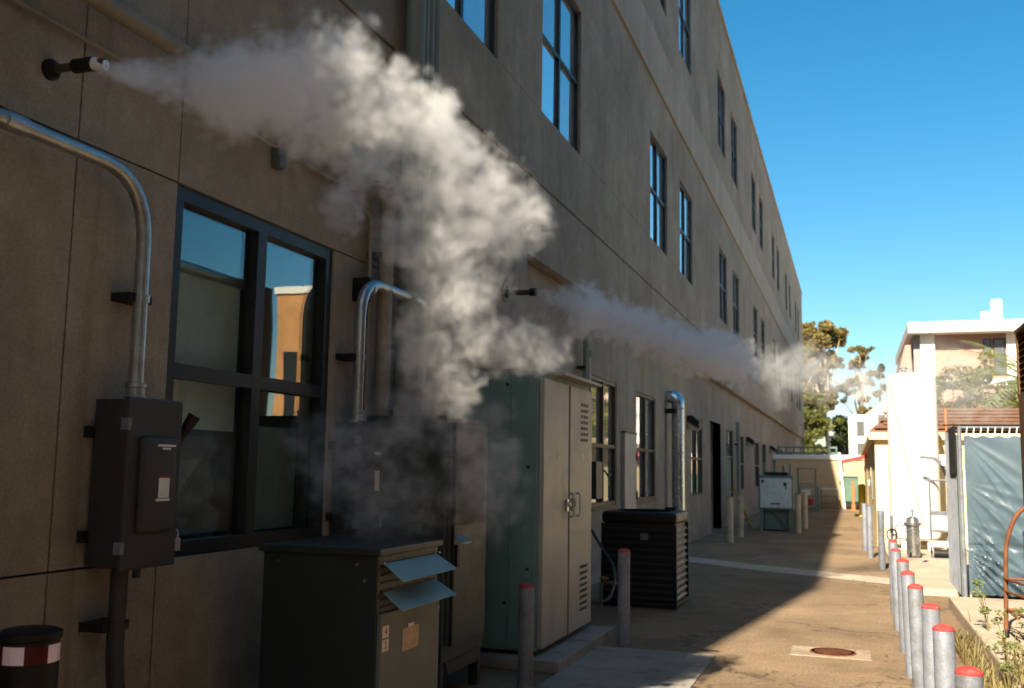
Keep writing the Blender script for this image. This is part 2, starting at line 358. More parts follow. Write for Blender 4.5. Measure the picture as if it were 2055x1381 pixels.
# crumpled clear plastic sheet behind the lower pane
ps = MB(); rr = random.Random(5); gv = []
for j in range(9):
    gv.append([ps.bm.verts.new((FX - .24 - rr.uniform(0, .10), 4.74 + i * .105 + rr.uniform(-.03, .03), 1.24 + j * .085 + rr.uniform(-.03, .03))) for i in range(9)])
for j in range(8):
    for i in range(8): ps.bm.faces.new((gv[j][i], gv[j][i + 1], gv[j + 1][i + 1], gv[j + 1][i]))
ps.build('plastic_sheet', mat('plastic_sheet', (.20, .19, .16), .18, spec=.8), bld)
MB().box(FX - .2, FX - .19, 5.68, 6.4, 1.3, 2.0).build('interior_screen', mat('screen_grey', (.22, .27, .26), .7, streak=.2), bld)
# doors
def door(y0, y1, h, m, recess, trans=None):
    x = FX - .16 - recess
    d = MB().box(x - .05, x, y0 + .06, y1 - .06, .01, h - .06 if not trans else trans).build('door', m, bld)
    MB().box(x, x + .05, y1 - .2, y1 - .14, 1.0, 1.06, .01).build('handle', galv, d)
    fr = MB(); fr.box(x - .06, x + .05, y0, y0 + .06, 0, h); fr.box(x - .06, x + .05, y1 - .06, y1, 0, h); fr.box(x - .06, x + .05, y0 + .06, y1 - .06, h - .06, h)
    if trans: fr.box(x - .06, x + .05, y0 + .06, y1 - .06, trans, trans + .06)
    fr.build('door_frame', frame_dark, bld)
    if trans: MB().box(x - .03, x - .01, y0 + .06, y1 - .06, trans + .06, h - .06).build('transom_pane', glass_hi, bld)
door(28.6, 31.0, 3.15, blackout, .9)
jm = MB(); jm.poly([(FX - .16, 28.6, 0), (FX - .16, 28.6, 3.15), (FX - 1.1, 28.6, 3.15), (FX - 1.1, 28.6, 0)]); jm.poly([(FX - .16, 31, 0), (FX - 1.1, 31, 0), (FX - 1.1, 31, 3.15), (FX - .16, 31, 3.15)]); jm.poly([(FX - .16, 28.6, 3.15), (FX - .16, 31, 3.15), (FX - 1.1, 31, 3.15), (FX - 1.1, 28.6, 3.15)]); jm.build('door_recess', stucco, bld)
door(32.4, 34.3, 3.1, grey_teal, .06, trans=2.15)

# ------------------------------------------------------------------ pipes and conduits on the facade
def strap(root, p, axis='z', r=.05, m=galv):
    b = MB(); x, y, z = p
    b.box(FX, x, y - r - .05, y + r + .05, z - .022, z + .022) if axis == 'z' else b.box(FX, x, y - .022, y + .022, z - r - .05, z + r + .05)
    b.build('strut_bracket', black_metal, root)
    c = MB(); c.tube([(x, y, z - .018), (x, y, z + .018)] if axis == 'z' else [(x, y - .018, z), (x, y + .018, z)], r + .006, 14); c.build('clamp', m, root, smooth=True)
c1 = thing('conduit', 'galvanised conduit bending down the near wall into the upper left switch box', 'conduit', (-3.53, 4.27, 2.06))
MB().tube(bend([(-3.53, 2.2, 3.25), (-3.53, 4.26, 3.25), (-3.53, 4.27, 2.1)], .36, 10), .038, 16).build('pipe', galv, c1, smooth=True)
MB().tube([(-3.53, 3.30, 3.25), (-3.53, 3.42, 3.25)], .046, 16).build('coupling', galv, c1, smooth=True)
cn = MB(); cn.lathe((-3.53, 4.27, 2.05), [(.055, 0), (.055, .035), (.047, .04), (.047, .075), (.053, .08), (.053, .10), (.041, .105)], 16); cn.build('connector', galv, c1, smooth=True)
strap(c1, (-3.53, 4.27, 2.6), r=.038)
c1b = thing('conduit', 'dark conduit running from the bottom of the near switch box down the wall', 'conduit', (-3.5, 4.2, 0))
MB().tube(bend([(-3.5, 4.2, 1.22), (-3.5, 4.2, .62), (-3.42, 4.32, .2), (-3.42, 4.34, 0)], .25, 6), .043, 14).build('pipe', box_grey, c1b, smooth=True)
strap(c1b, (-3.5, 4.2, .93), r=.043, m=box_grey)
MB().tube([(-3.47, 4.29, 1.22), (-3.47, 4.29, 1.16)], .02, 10).build('stub', box_grey, c1b, smooth=True)
c2 = thing('conduit', 'galvanised hooked conduit rising from the second switch box beside the window', 'conduit', (-3.5, 6.8, 2.06))
MB().tube(bend([(-3.5, 6.68, 2.06), (-3.5, 6.68, 3.15), (-3.5, 7.85, 3.15), (-3.7, 7.95, 3.15)], .32, 10), .042, 16).build('pipe', galv, c2, smooth=True)
cn = MB(); cn.lathe((-3.5, 6.68, 2.05), [(.06, 0), (.06, .03), (.052, .035), (.052, .075), (.058, .08), (.058, .10), (.049, .105)], 16); cn.build('connector', galv, c2, smooth=True)
strap(c2, (-3.5, 6.68, 2.55), r=.042); strap(c2, (-3.5, 6.84, 3.10), 'y', r=.042)
hp = thing('wall_pipe', 'beige painted pipe running level along the wall above the near steam vent', 'pipe', (-3.55, 3.0, 4.06))
MB().tube([(-3.55, 1.5, 4.06), (-3.55, 7.2, 4.06)], .05, 14).build('pipe', beige_pipe, hp, smooth=True)
MB().tube([(-3.62, 1.5, 3.86), (-3.62, 6.6, 3.86)], .013, 8).build('thin_conduit', beige_pipe, hp, smooth=True)
for y in (3.0, 5.2, 7.0): MB().box(FX, -3.55, y - .02, y + .02, 4.0, 4.12).build('bracket', black_metal, hp)
jb = thing('junction_box', 'small grey junction box hanging on the wall below the near steam plume', 'junction box', (-3.62, 5.65, 3.73))
MB().box(FX, FX + .07, 5.61, 5.69, 3.72, 3.85, .008).build('box', box_light, jb); MB().tube([(-3.62, 5.65, 3.85), (-3.62, 5.65, 4.01)], .011, 8).build('nipple', galv, jb)
vp = thing('vertical_pipe', 'thick beige pipe rising beside the hooked conduit', 'pipe', (-3.52, 7.12, 2.06))
MB().tube(bend([(-3.52, 7.12, 2.06), (-3.52, 7.12, 3.95), (-3.8, 7.12, 3.97)], .12), .062, 16).build('pipe', beige_pipe, vp, smooth=True)
MB().box(FX, -3.52, 7.05, 7.2, 3.4, 3.44).build('bracket', black_metal, vp)
vt = thing('vertical_pipe', 'thin beige conduit beside the thick beige pipe', 'pipe', (-3.58, 6.96, 2.06))
MB().tube(bend([(-3.58, 6.96, 2.06), (-3.58, 6.96, 3.75), (-3.8, 6.96, 3.77)], .08), .017, 10).build('pipe', beige_pipe, vt, smooth=True)
for i, (y, r, n) in enumerate(((7.56, .085, 'widest'), (7.73, .05, 'second'), (7.86, .045, 'third'), (7.99, .045, 'rightmost'))):
    v = thing('riser_pipe', '%s grey-green riser pipe of the bundle of four climbing the full wall' % n, 'pipe', (-3.5, y, 2.13), 'riser pipes climbing the wall')
    MB().tube([(-3.52, y, 2.13), (-3.52, y, ROOF + .3)], r, 16).build('pipe', green_pipe, v, smooth=True)
    q = MB(); q.lathe((-3.52, y, 2.13), [(r + .012, 0), (r + .012, .1), (r + .004, .105), (r + .004, .28), (r + .012, .285), (r + .012, .32)], 16); q.build('coupling', beige_pipe, v, smooth=True)
    for z in (3.4, 5.0, 8.0, 11.2, 14.5): MB().box(FX, -3.52, y - r - .012, y + r + .012, z, z + .04).build('bracket', black_metal, v)
# steam vents
def vent(y, z, ln, label, big):
    v = thing('steam_vent', label, 'vent pipe', (FX, y, z))
    q = MB(); q.tube([(FX, y, z), (FX + .02, y, z), (FX + .022, y, z), (FX + .05, y, z)], [.052, .052, .042, .03] if big else [.1, .1, .06, .04], 20); q.build('flange', black_metal, v, smooth=True)
    MB().tube([(FX, y, z), (FX + ln, y, z)], .021 if big else .03, 14).build('pipe', mat('weathered_brass', (.10, .08, .055), .5, metal=.4), v, smooth=True)
    q = MB(); q.tube([(FX + ln * .45, y, z), (FX + ln * .46, y, z), (FX + ln * .78, y, z), (FX + ln * .8, y, z)] if big else [(FX + ln * .82, y, z), (FX + ln * .83, y, z), (FX + ln, y, z)], [.028, .035, .035, .028] if big else [.034, .045, .045], 16); q.build('collar', black_metal, v, smooth=True)
    if big: MB().tube([(FX + ln * .8, y, z), (FX + ln * 1.0, y + .012, z - .012)], [.031, .025], 16).build('outlet', mat('frosted_metal', (.75, .8, .82), .5, metal=.2), v, smooth=True)
    else: MB().tube([(FX + .02, y - .0, z), (FX + .02, y, z - .0)][:1] + [(FX + .025, y, z)], .05, 14).build('escutcheon', black_metal, v)
    return v
vent(3.66, 3.63, .33, 'near vent pipe with frosted outlet blowing the big steam plume', True)
vent(10.38, 3.68, .37, 'far slim vent pipe blowing the second steam plume', False)
# upper left bracket fragment
ub = thing('wall_bracket', 'small dark bracket at the top left corner of the wall', 'bracket', (FX, 3.42, 3.95))
MB().box(FX, FX + .06, 3.38, 3.47, 3.9, 4.05, .01).build('plate', black_metal, ub); MB().tube([(FX + .06, 3.42, 4.0), (FX + .14, 3.42, 4.0)], .02, 10).build('pin', black_metal, ub)
# pair of conduits and a disconnect past the teal cabinet
for i, (y, r, n) in enumerate(((14.15, .045, 'thicker'), (14.35, .028, 'slimmer'))):
    v = thing('wall_conduit', '%s grey conduit climbing the wall behind the silver cabinet doors' % n, 'conduit', (-3.7, y, 0))
    MB().tube([(-3.68, y, 0), (-3.68, y, 3.85 - i * .35)], r, 12).build('pipe', green_pipe, v, smooth=True)
    for z in (.6, 2.2, 3.2): MB().box(FX - .16, -3.68, y - r - .02, y + r + .02, z, z + .04).build('bracket', black_metal, v)
ds = thing('safety_switch', 'small dark safety switch with crank handle beside the first yellow-lit window', 'switch box', (-3.6, 14.4, 1.25))
MB().box(FX - .16, -3.55, 14.28, 14.66, 1.3, 1.85, .012).build('box', box_grey, ds)
MB().tube(bend([(-3.62, 14.66, 1.72), (-3.55, 14.8, 1.72), (-3.5, 14.85, 1.62), (-3.5, 14.98, 1.66)], .03, 3), .014, 8).build('handle', black_plastic, ds)
# silver duct
du = thing('metal_duct', 'shiny silver round duct standing against the wall behind the condenser', 'duct', (-3.56, 21.6, 0))
MB().tube(bend([(-3.56, 21.6, .05), (-3.56, 21.6, 3.3), (-3.95, 21.6, 3.34)], .16, 6), .14, 22).build('duct', mat('duct_steel', (.55, .60, .64), .22, metal=.95, var=.1), du, smooth=True)
for z in (.9, 2.1, 3.05): MB().tube([(-3.56, 21.6, z), (-3.56, 21.6, z + .03)], .147, 22).build('band', galv, du, smooth=True)
for z in (.9, 3.0): MB().box(FX - .16, -3.6, 21.38, 21.44, z - .05, z + .05).build('bracket', black_metal, du)
# flat wall panel box
wp = thing('wall_cabinet', 'tall flat grey cabinet on the wall between the first two yellow-lit windows', 'cabinet', (-3.8, 17.6, .3))
MB().box(FX - .16, FX - .09, 17.1, 18.1, .35, 2.38, .01).build('box', silver_paint, wp)
for z in (.6, 1.2, 1.9): MB().box(FX - .09, FX - .07, 18.03, 18.1, z, z + .14).build('hinge', black_metal, wp)
MB().box(FX - .16, FX - .07, 17.08, 18.12, 2.38, 2.4).build('rain_hood', box_grey, wp)
# wall lamps
def wall_lamp(y, z, label):
    l = thing('wall_lamp', label, 'wall lamp', (FX - .16, y, z), 'wall lamps over the ground floor')
    x = FX - .16
    MB().prism([(x, y - .2, z), (x + .12, y - .2, z + .02), (x + .3, y - .2, z - .14), (x + .3, y - .2, z - .3), (x, y - .2, z - .12)], (0, .4, 0)).build('hood', black_metal, l)
    MB().prism([(x + .02, y - .16, z - .13), (x + .29, y - .16, z - .31), (x + .2, y - .16, z - .36), (x + .02, y - .16, z - .26)], (0, .32, 0)).build('lens', mat('lamp_lens', (.5, .48, .4), .4), l)
    MB().box(x, x + .06, y - .12, y + .12, z - .3, z - .0).build('back_box', black_metal, l)
wall_lamp(24.6, 3.05, 'dark wedge wall lamp beside the recessed doorway, nearest the camera')
wall_lamp(38.9, 3.0, 'dark wedge wall lamp past the narrow yellow-lit window, second along')
wall_lamp(50.2, 2.95, 'dark wedge wall lamp above the white-fronted box, third along')
wall_lamp(62.0, 2.9, 'dark wedge wall lamp farthest down the alley wall')
dp = thing('downpipe', 'grey-green downpipe beside the second door', 'pipe', (-3.7, 34.8, 0))
MB().tube([(-3.68, 34.8, 0), (-3.68, 34.8, 3.4)], .07, 12).build('pipe', green_pipe, dp, smooth=True); MB().box(FX - .16, -3.68, 34.7, 34.9, 2.6, 2.66).build('bracket', black_metal, dp)

# ------------------------------------------------------------------ switch boxes on the near wall
def switch_box(y0, y1, z0, z1, label, hm, labels):
    t = thing('switch_box', label, 'switch box', (FX, (y0 + y1) / 2, z0)); xf = -3.41; yc = (y0 + y1) / 2
    MB().box(FX + .02, xf - .03, y0, y1, z0, z1, .008).build('enclosure', box_grey, t)
    MB().box(xf - .028, xf, y0 - .012, y1 + .012, z0 - .01, z1 + .012, .008).build('cover', box_grey, t)
    h = z1 - z0; w = y1 - y0
    d = MB().box(xf - .01, xf + .03, y0 + w * .2, y1 - w * .13, z0 + h * .2, z1 - h * .22, .022, 3).build('raised_panel', box_grey, t, smooth=True)
    for z in (z0 + h * .12, z1 - h * .15): MB().box(xf - .04, xf + .006, y0 - .02, y0 + .006, z - .03, z + .03, .004).build('hinge', galv_flat, t)
    for z in (z0 + h * .18, z1 - h * .2): MB().box(FX, FX + .03, y0 - .05, y0 + .02, z - .03, z + .03, .004).build('mounting_tab', black_metal, t)
    # rotary handle on the far side
    k = MB(); k.tube([(xf - .12, y1 + .005, z0 + h * .62), (xf - .12, y1 + .04, z0 + h * .62)], .09, 18); k.build('handle_hub', box_grey, t, smooth=True)
    k = MB(); k.tube([(xf - .09, y1 + .05, z0 + h * .66), (xf - .05, y1 + .075, z0 + h * .80), (xf - .02, y1 + .085, z0 + h * .86), (xf + .01, y1 + .10, z0 + h * .93)], [.028, .022, .03, .036], 12); k.build('handle_grip', hm, t, smooth=True)
    k = MB(); k.tube(bend([(xf - .02, y1 + .02, z0 + h * .15), (xf - .02, y1 + .02, z0 + h * .2), (xf - .02, y1 + .05, z0 + h * .2), (xf - .02, y1 + .05, z0 + h * .15)], .012, 4), .005, 8); k.build('padlock_shackle', steel, t)
    MB().box(xf - .035, xf - .005, y1 + .01, y1 + .06, z0 + h * .07, z0 + h * .15, .004).build('padlock', galv, t)
    for (a, b, c, e, mm) in labels:
        MB().box(xf + .029, xf + .0312, y0 + w * a, y0 + w * b, z0 + h * c, z0 + h * e).build('label', mm, t)
    return t
red_lbl = mat('label_red', (.30, .05, .035), .7)
lb1 = [(.52, .73, .41, .53, paper), (.53, .73, .53, .545, red_lbl), (.48, .75, .39, .405, paper), (.47, .82, .722, .735, paper), (.56, .72, .704, .716, paper)]
switch_box(4.10, 4.50, 1.22, 2.06, 'near grey switch box with white warning label, left of the window', black_plastic, lb1)
switch_box(6.58, 6.92, 1.22, 2.06, 'farther grey switch box with red handle, right of the window', mat('handle_red', (.16, .02, .015), .5), [(.55, .78, .40, .58, paper), (.52, .8, .72, .745, paper)])

# ------------------------------------------------------------------ transformer cabinet
tf = thing('transformer', 'dark grey ventilated transformer cabinet with two hinged flaps on its side', 'transformer', (-2.9, 5.57, 0))
X0, X1, YA, YB, ZT = -3.28, -2.52, 5.16, 6.02, 1.28
MB().box(X0, X1 - .02, YA, YB, .1, ZT - .04, .006).build('body', box_grey_dark, tf)
MB().box(X0 - .025, X1 + .005, YA - .025, YB + .025, ZT - .04, ZT, .008).build('lid', box_grey_dark, tf)
MB().box(X0 + .03, X1 - .05, YA + .03, YB - .03, 0, .1).build('base_rail', black_metal, tf)
MB().box(X1 - .02, X1 + .004, YA + .01, YB - .01, .12, .92, .004).build('front_panel', box_light, tf)
for z in (1.10, .94):
    MB().prism([(X1 - .01, YA + .06, z + .09), (X1 + .12, YA + .04, z), (X1 + .12, YB - .02, z), (X1 - .01, YB - .06, z + .09)], (.006, 0, .006)).build('vent_flap', blue_flap, tf)
for i in range(6):
    z = .945 + i * .045; MB().box(X1 - .03, X1 - .012, YA + .05, YB - .05, z, z + .012).build('louver', black_metal, tf)
for (y, z) in ((YA + .03, 1.2), (YB - .03, 1.2), (YA + .03, .15), (YB - .03, .15), (YB - .03, .86)): MB().tube([(X1 - .01, y, z), (X1 + .008, y, z)], .008, 8).build('screw', galv, tf)
for (x, z) in ((X0 + .1, 1.19), (X1 - .15, 1.19), (X0 + .1, .3), (X1 - .1, 1.1)): MB().tube([(x, YA - .006, z), (x, YA + .01, z)], .007, 8).build('screw', galv, tf)
MB().box(X1 + .004, X1 + .0062, YA + .30, YA + .53, .67, .80).build('rating_plate', paper_tan, tf)
MB().box(X1 + .004, X1 + .0062, YA + .38, YA + .46, .80, .82).build('rating_plate_tab', paper, tf)
s1 = MB().box(X1 + .004, X1 + .006, YA + .035, YA + .115, .785, .85).build('number_sticker', paper_pink, tf)
s2 = MB().box(X1 + .004, X1 + .006, YA + .035, YA + .115, .71, .775).build('number_sticker', paper_pink, tf)
text_mesh('digit', '4', .06, ink, s1, (X1 + .0068, YA + .075, .8175), FACE_X); text_mesh('digit', '2', .06, ink, s2, (X1 + .0068, YA + .075, .7425), FACE_X)

# ------------------------------------------------------------------ grey enclosure behind it
gc = thing('equipment_cabinet', 'tall dark grey-green enclosure on legs behind the transformer, in the steam', 'cabinet', (-3.2, 7.4, 0))
MB().box(-3.6, -2.9, 6.98, 7.86, .3, 2.13, .008).build('body', mat('enclosure_green', (.04, .055, .05), .5, var=.12, streak=.1), gc)
MB().box(-2.9, -2.872, 7.03, 7.82, .42, 2.08, .008).build('door', mat('enclosure_door', (.05, .065, .06), .5, var=.12, streak=.08), gc)
MB().box(-2.872, -2.868, 7.12, 7.74, 1.3, 1.9).build('dark_window', mat('mottled_dark_panel', (.02, .017, .015), .6, var=.4, scale=8, dirt=((.06, .06, .05), .6, 9)), gc)  # near-black mottled rectangle on the door
MB().tube([(-2.86, 7.06, .42), (-2.86, 7.06, 2.08)], .014, 8).build('hinge_rod', black_metal, gc)
MB().prism([(-2.87, 7.1, 1.22), (-2.78, 7.08, 1.17), (-2.78, 7.24, 1.17), (-2.87, 7.22, 1.22)], (.0, 0, .012)).build('handle', blue_flap, gc)
MB().box(-2.872, -2.85, 7.13, 7.18, .98, 1.16, .005).build('latch', black_metal, gc)
for x in (-3.55, -2.95):
    for y in (7.02, 7.8): MB().box(x - .04, x + .04, y - .03, y + .03, 0, .3).build('leg', box_grey, gc)
MB().prism([(-2.91, 7.06, .3), (-2.91, 7.78, .3), (-2.91, 7.72, .2), (-2.91, 7.12, .2)], (.01, 0, 0)).build('skirt', box_grey, gc)

# ------------------------------------------------------------------ teal and silver cabinet
tc = thing('power_cabinet', 'large teal power cabinet with two silver doors and a rain hood', 'cabinet', (-3.05, 9.5, 0))
MB().box(-3.6, -2.42, 8.45, 10.52, 0, .10, .012).build('plinth', concrete, tc)
MB().box(-3.56, -2.68, 8.6, 10.42, .14, 2.62, .006).build('body', teal_metal, tc)
MB().box(-3.5, -2.72, 8.66, 10.36, .10, .14).build('base', black_metal, tc)
MB().box(-3.54, -3.16, 8.588, 8.6, .22, 2.56, .004).build('side_panel', teal_metal, tc); MB().box(-3.145, -2.95, 8.588, 8.6, .22, 2.6, .004).build('side_panel', teal_metal, tc); MB().box(-2.935, -2.70, 8.586, 8.6, .16, 2.6, .004).build('side_panel', teal_metal, tc)
for (x, z) in ((-2.76, 1.75), (-2.76, .85), (-2.97, .55), (-2.97, 2.5), (-3.2, .3), (-3.5, .3)): MB().tube([(x, 8.575, z), (x, 8.595, z)], .014, 10).build('bolt', black_metal, tc)
d1 = MB().box(-2.68, -2.634, 8.64, 9.47, .16, 2.56, .006).build('door', silver_paint, tc)
d2 = MB().box(-2.68, -2.634, 9.53, 10.39, .16, 2.56, .006).build('door', silver_paint, tc)
MB().box(-2.68, -2.66, 9.472, 9.528, .16, 2.56).build('door_gap_seal', black_metal, tc)
for dd, y, s in ((d1, 9.40, 1), (d2, 9.62, 1)):
    MB().box(-2.634, -2.615, y - .035, y + .035, 1.33, 1.45, .004).build('lock_plate', galv, dd)
    MB().tube([(-2.62, y, 1.40), (-2.59, y, 1.40)], .025, 14).build('lock_barrel', steel, dd, smooth=True)
    MB().tube(bend([(-2.615, y + .05, 1.28), (-2.57, y + .05, 1.28), (-2.57, y + .05, 1.50), (-2.615, y + .05, 1.50)], .02, 3), .009, 8).build('handle', galv, dd, smooth=True)
def vents(parent, y, z0, rows, cols):
    for r in range(rows):
        for c in range(cols):
            MB().prism([(-2.634, y + c * .1, z0 + r * .06), (-2.634, y + c * .1 + .075, z0 + r * .06), (-2.622, y + c * .1 + .07, z0 + r * .06 + .028), (-2.622, y + c * .1 + .005, z0 + r * .06 + .028)], (0, 0, .004)).build('vent_slot', box_grey, parent)
vents(d2, 9.92, 2.02, 7, 3); vents(d2, 9.92, .32, 8, 3)
for y in (9.05, 9.95): MB().box(-2.634, -2.632, y, y + .07, 1.82, 1.9).build('label', paper, d1 if y < 9.5 else d2)
MB().box(-3.6, -2.54, 9.0, 10.46, 2.62, 2.65, .005).build('rain_hood', silver_paint, tc)
MB().box(-2.9, -2.86, 9.4, 9.9, 2.66, 2.86, .004).build('lifting_bracket', teal_metal, tc)
MB().box(-2.6, -2.56, 10.0, 10.05, 2.66, 2.9, .004).build('hood_stay', silver_paint, tc)
MB().box(-3.35, -3.0, 8.7, 9.2, 2.66, 2.92, .02).build('top_box', teal_metal, tc)
# hose behind it
hs_ = tag(MB().tube(bend([(-3.3, 10.6, .8), (-3.0, 10.75, .35), (-2.6, 11.0, .25), (-2.62, 11.6, .55), (-3.1, 12.4, .9), (-3.5, 12.6, 1.5)], .4, 6), .018, 10).build('hose', box_grey, None, (-3, 11, 0), smooth=True), 'dark hose curving behind the silver cabinet to the condenser', 'hose')

# ------------------------------------------------------------------ condenser unit
ac = thing('condenser', 'black louvred air-conditioning condenser with a rounded top', 'condenser', (-2.62, 13.3, 0))
MB().box(-3.08, -2.17, 12.83, 13.76, .04, 1.06).build('core', black_metal, ac)
MB().box(-3.11, -2.14, 12.8, 13.79, 1.05, 1.2, .05, 4).build('top_cap', black_plastic, ac, smooth=True)
MB().box(-3.11, -2.14, 12.8, 13.79, 0.0, .06, .01).build('base_pan', black_plastic, ac)
for x, y in ((-3.095, 12.815), (-2.155, 12.815), (-2.155, 13.775), (-3.095, 13.775)): MB().box(x - .018, x + .018, y - .018, y + .018, .06, 1.05).build('corner_post', black_plastic, ac)
slat_w = mat('louver_front_shaded', (.012, .012, .011), .5)  # darker louver copy, the shade of the front face put into its colour
for i in range(11):
    z = .10 + i * .086
    MB().prism([(-3.07, 12.83, z + .03), (-3.07, 12.805, z), (-3.07, 12.805, z + .008), (-3.07, 12.83, z + .038)], (.9, 0, 0)).build('louver', slat_w, ac)
    MB().prism([(-2.17, 12.84, z + .03), (-2.145, 12.84, z), (-2.145, 12.84, z + .008), (-2.17, 12.84, z + .038)], (0, .92, 0)).build('louver', mat('louver_side_lit', (.05, .05, .045), .5), ac)  # lighter louver copy, the brighter side face put into its colour
f = MB()
for k in range(5): f.lathe((-2.62, 13.3, 1.195), [(.06 + k * .075, 0), (.06 + k * .075, .015), (.068 + k * .075, .015), (.068 + k * .075, 0)], 24)
f.build('fan_grille', black_metal, ac)
MB().box(-2.6, -2.5, 12.79, 12.80, .85, .93).build('service_label', box_light, ac)
vlv = thing('valve', 'small brass valve on a pipe stub before the condenser', 'valve', (-3.0, 12.5, 0))
MB().tube(bend([(-3.05, 12.55, 0), (-3.05, 12.55, .32), (-2.8, 12.55, .32)], .05, 4), .022, 10).build('pipe', galv_flat, vlv, smooth=True)
MB().lathe((-3.0, 12.5, .36), [(.01, -.04), (.02, 0), (.06, .01), (.06, .03), (.02, .04)], 12).build('wheel', mat('brass', (.35, .24, .08), .5, metal=.5), vlv, smooth=True)

# ------------------------------------------------------------------ bollards
def bollard_mesh(h, r, m, capm, dome=.03):
    t = thing('bollard', 'x', 'bollard', (0, 0, 0))
    b = MB(); b.lathe((0, 0, 0), [(r, 0), (r, h), (r * .98, h + .002)], 24); b.build('post', m, t, smooth=True)
    c = MB(); c.lathe((0, 0, 0), [(r * 1.02, h - .004), (r * 1.03, h + .006), (r * .86, h + dome * .55), (r * .5, h + dome * .9), (.002, h + dome)], 24); c.build('cap', capm, t, smooth=True)
    return t
bp = bollard_mesh(.88, .057, galv_flat, red_paint)
ORD = ['nearest', 'second', 'third', 'fourth', 'fifth', 'sixth', 'seventh', 'eighth']
ys = [4.95, 6.12, 7.3, 8.45, 9.55, 10.8, 12.25, 13.75]
for i, y in enumerate(ys):
    o = bp if i == 0 else copy_tree(bp)
    o.location = (.455 + rnd.uniform(-.008, .008), y, 0); o.rotation_euler = (rnd.uniform(-.022, .022), rnd.uniform(-.022, .022), rnd.uniform(0, 6)); o.scale = (1, 1, rnd.uniform(.985, 1.02))
    tag(o, '%s grey steel bollard with red cap in the sunlit row on the right' % ORD[i], 'bollard', 'red-capped bollards along the sunlit edge')
for (x, y, lab) in ((-2.20, 10.0, 'shaded grey bollard with faded red cap in front of the black condenser'), (-2.52, 7.82, 'shaded dark bollard with faded red cap in front of the teal cabinet')):
    o = copy_tree(bp); o.location = (x, y, 0); tag(o, lab, 'bollard', 'bollards guarding the equipment in the shade')
    o.scale = (1.08, 1.08, 1.05 if y > 9 else .9)
bq = bollard_mesh(1.05, .06, galv_flat, galv_flat, .01)
for i, (x, y, lab) in enumerate(((.46, 19.7, 'tall grey bollard just left of the white tank, nearest the gutter'), (.30, 22.3, 'tall grey bollard left of the white tank, behind another one'), (.22, 24.2, 'tall grey bollard left of the white tank, farthest back'))):
    o = bq if i == 0 else copy_tree(bq); o.location = (x, y, 0); tag(o, lab, 'bollard', 'grey bollards guarding the tank')
br = bollard_mesh(1.1, .085, mat('bollard_cream', (.48, .43, .34), .7, var=.15, dirt=((.2, .15, .1), .6, 8)), mat('cap_rust', (.3, .18, .12), .8), .02)
for i, (x, y, lab) in enumerate(((-2.87, 25.0, 'cream bollard before the recessed doorway, nearest the camera'), (-2.86, 27.3, 'cream bollard before the second door, behind a similar one'), (-1.52, 30.0, 'cream bollard at the near corner of the white-fronted box'), (-1.45, 32.6, 'cream bollard at the far corner of the white-fronted box'))):
    o = br if i == 0 else copy_tree(br); o.location = (x, y, 0); tag(o, lab, 'bollard', 'cream bollards along the building')
bk = thing('bollard', 'black bollard with pink-white and red reflective band at the lower left corner', 'bollard', (-3.17, 3.3, 0))
b = MB(); b.lathe((-3.17, 3.3, 0), [(.115, 0), (.115, 1.03), (.122, 1.035), (.122, 1.06), (.10, 1.07), (.001, 1.072)], 32); b.build('post', black_plastic, bk, smooth=True)
for k in range(8):
    a0, a1 = k * math.pi / 4 + .62, (k + 1) * math.pi / 4 + .62; q = MB()
    for s in range(5):
        p, r_ = a0 + (a1 - a0) * s / 5, a0 + (a1 - a0) * (s + 1) / 5
        q.poly([(-3.17 + .1165 * math.cos(t), 3.3 + .1165 * math.sin(t), z) for t, z in ((p, .945), (r_, .945), (r_, 1.015), (p, 1.015))])
    q.build('tape_band', tape_white if k % 2 else tape_red, bk)
stub = tag(MB().lathe((-3.25, 4.45, 0), [(.035, 0), (.035, .52), (.045, .525), (.045, .58), (.01, .59)], 14).build('pipe_stub', black_metal, None, (-3.25, 4.45, 0), smooth=True), 'short black pipe stub at the bottom edge near the corner bollard', 'pipe')

# ------------------------------------------------------------------ white fronted box along the wall
wb = thing('service_box', 'teal service box with a white front door, on a frame along the wall', 'equipment box', (-2.15, 31.2, 0))
MB().box(-2.66, -1.68, 30.55, 32.0, .62, 1.62, .01).build('body', grey_teal, wb)
MB().box(-2.62, -1.72, 30.52, 30.55, .68, 1.54, .008).build('front_door', white_box, wb)
MB().box(-2.5, -1.85, 30.9, 31.8, 1.62, 1.72, .02).build('vent_cap', black_metal, wb)
for x in (-2.6, -1.74):
    for y in (30.6, 31.92): MB().box(x - .04, x + .04, y - .04, y + .04, 0, .62).build('leg', grey_teal, wb)
MB().prism([(-1.76, 30.62, .02), (-1.76, 30.66, .02), (-2.3, 30.66, .6), (-2.3, 30.62, .6)], (.05, 0, 0)).build('brace', grey_teal, wb)
MB().box(-2.5, -1.8, 30.7, 31.8, .05, .6).build('tank', grey_teal, wb)
for (a, b_, c, d) in ((-2.58, -2.5, 1.40, 1.5), (-1.95, -1.85, 1.32, 1.42), (-1.9, -1.86, 1.22, 1.3), (-2.33, -2.05, .78, .82)): MB().box(a, b_, 30.517, 30.52, c, d).build('mark', box_grey, wb)

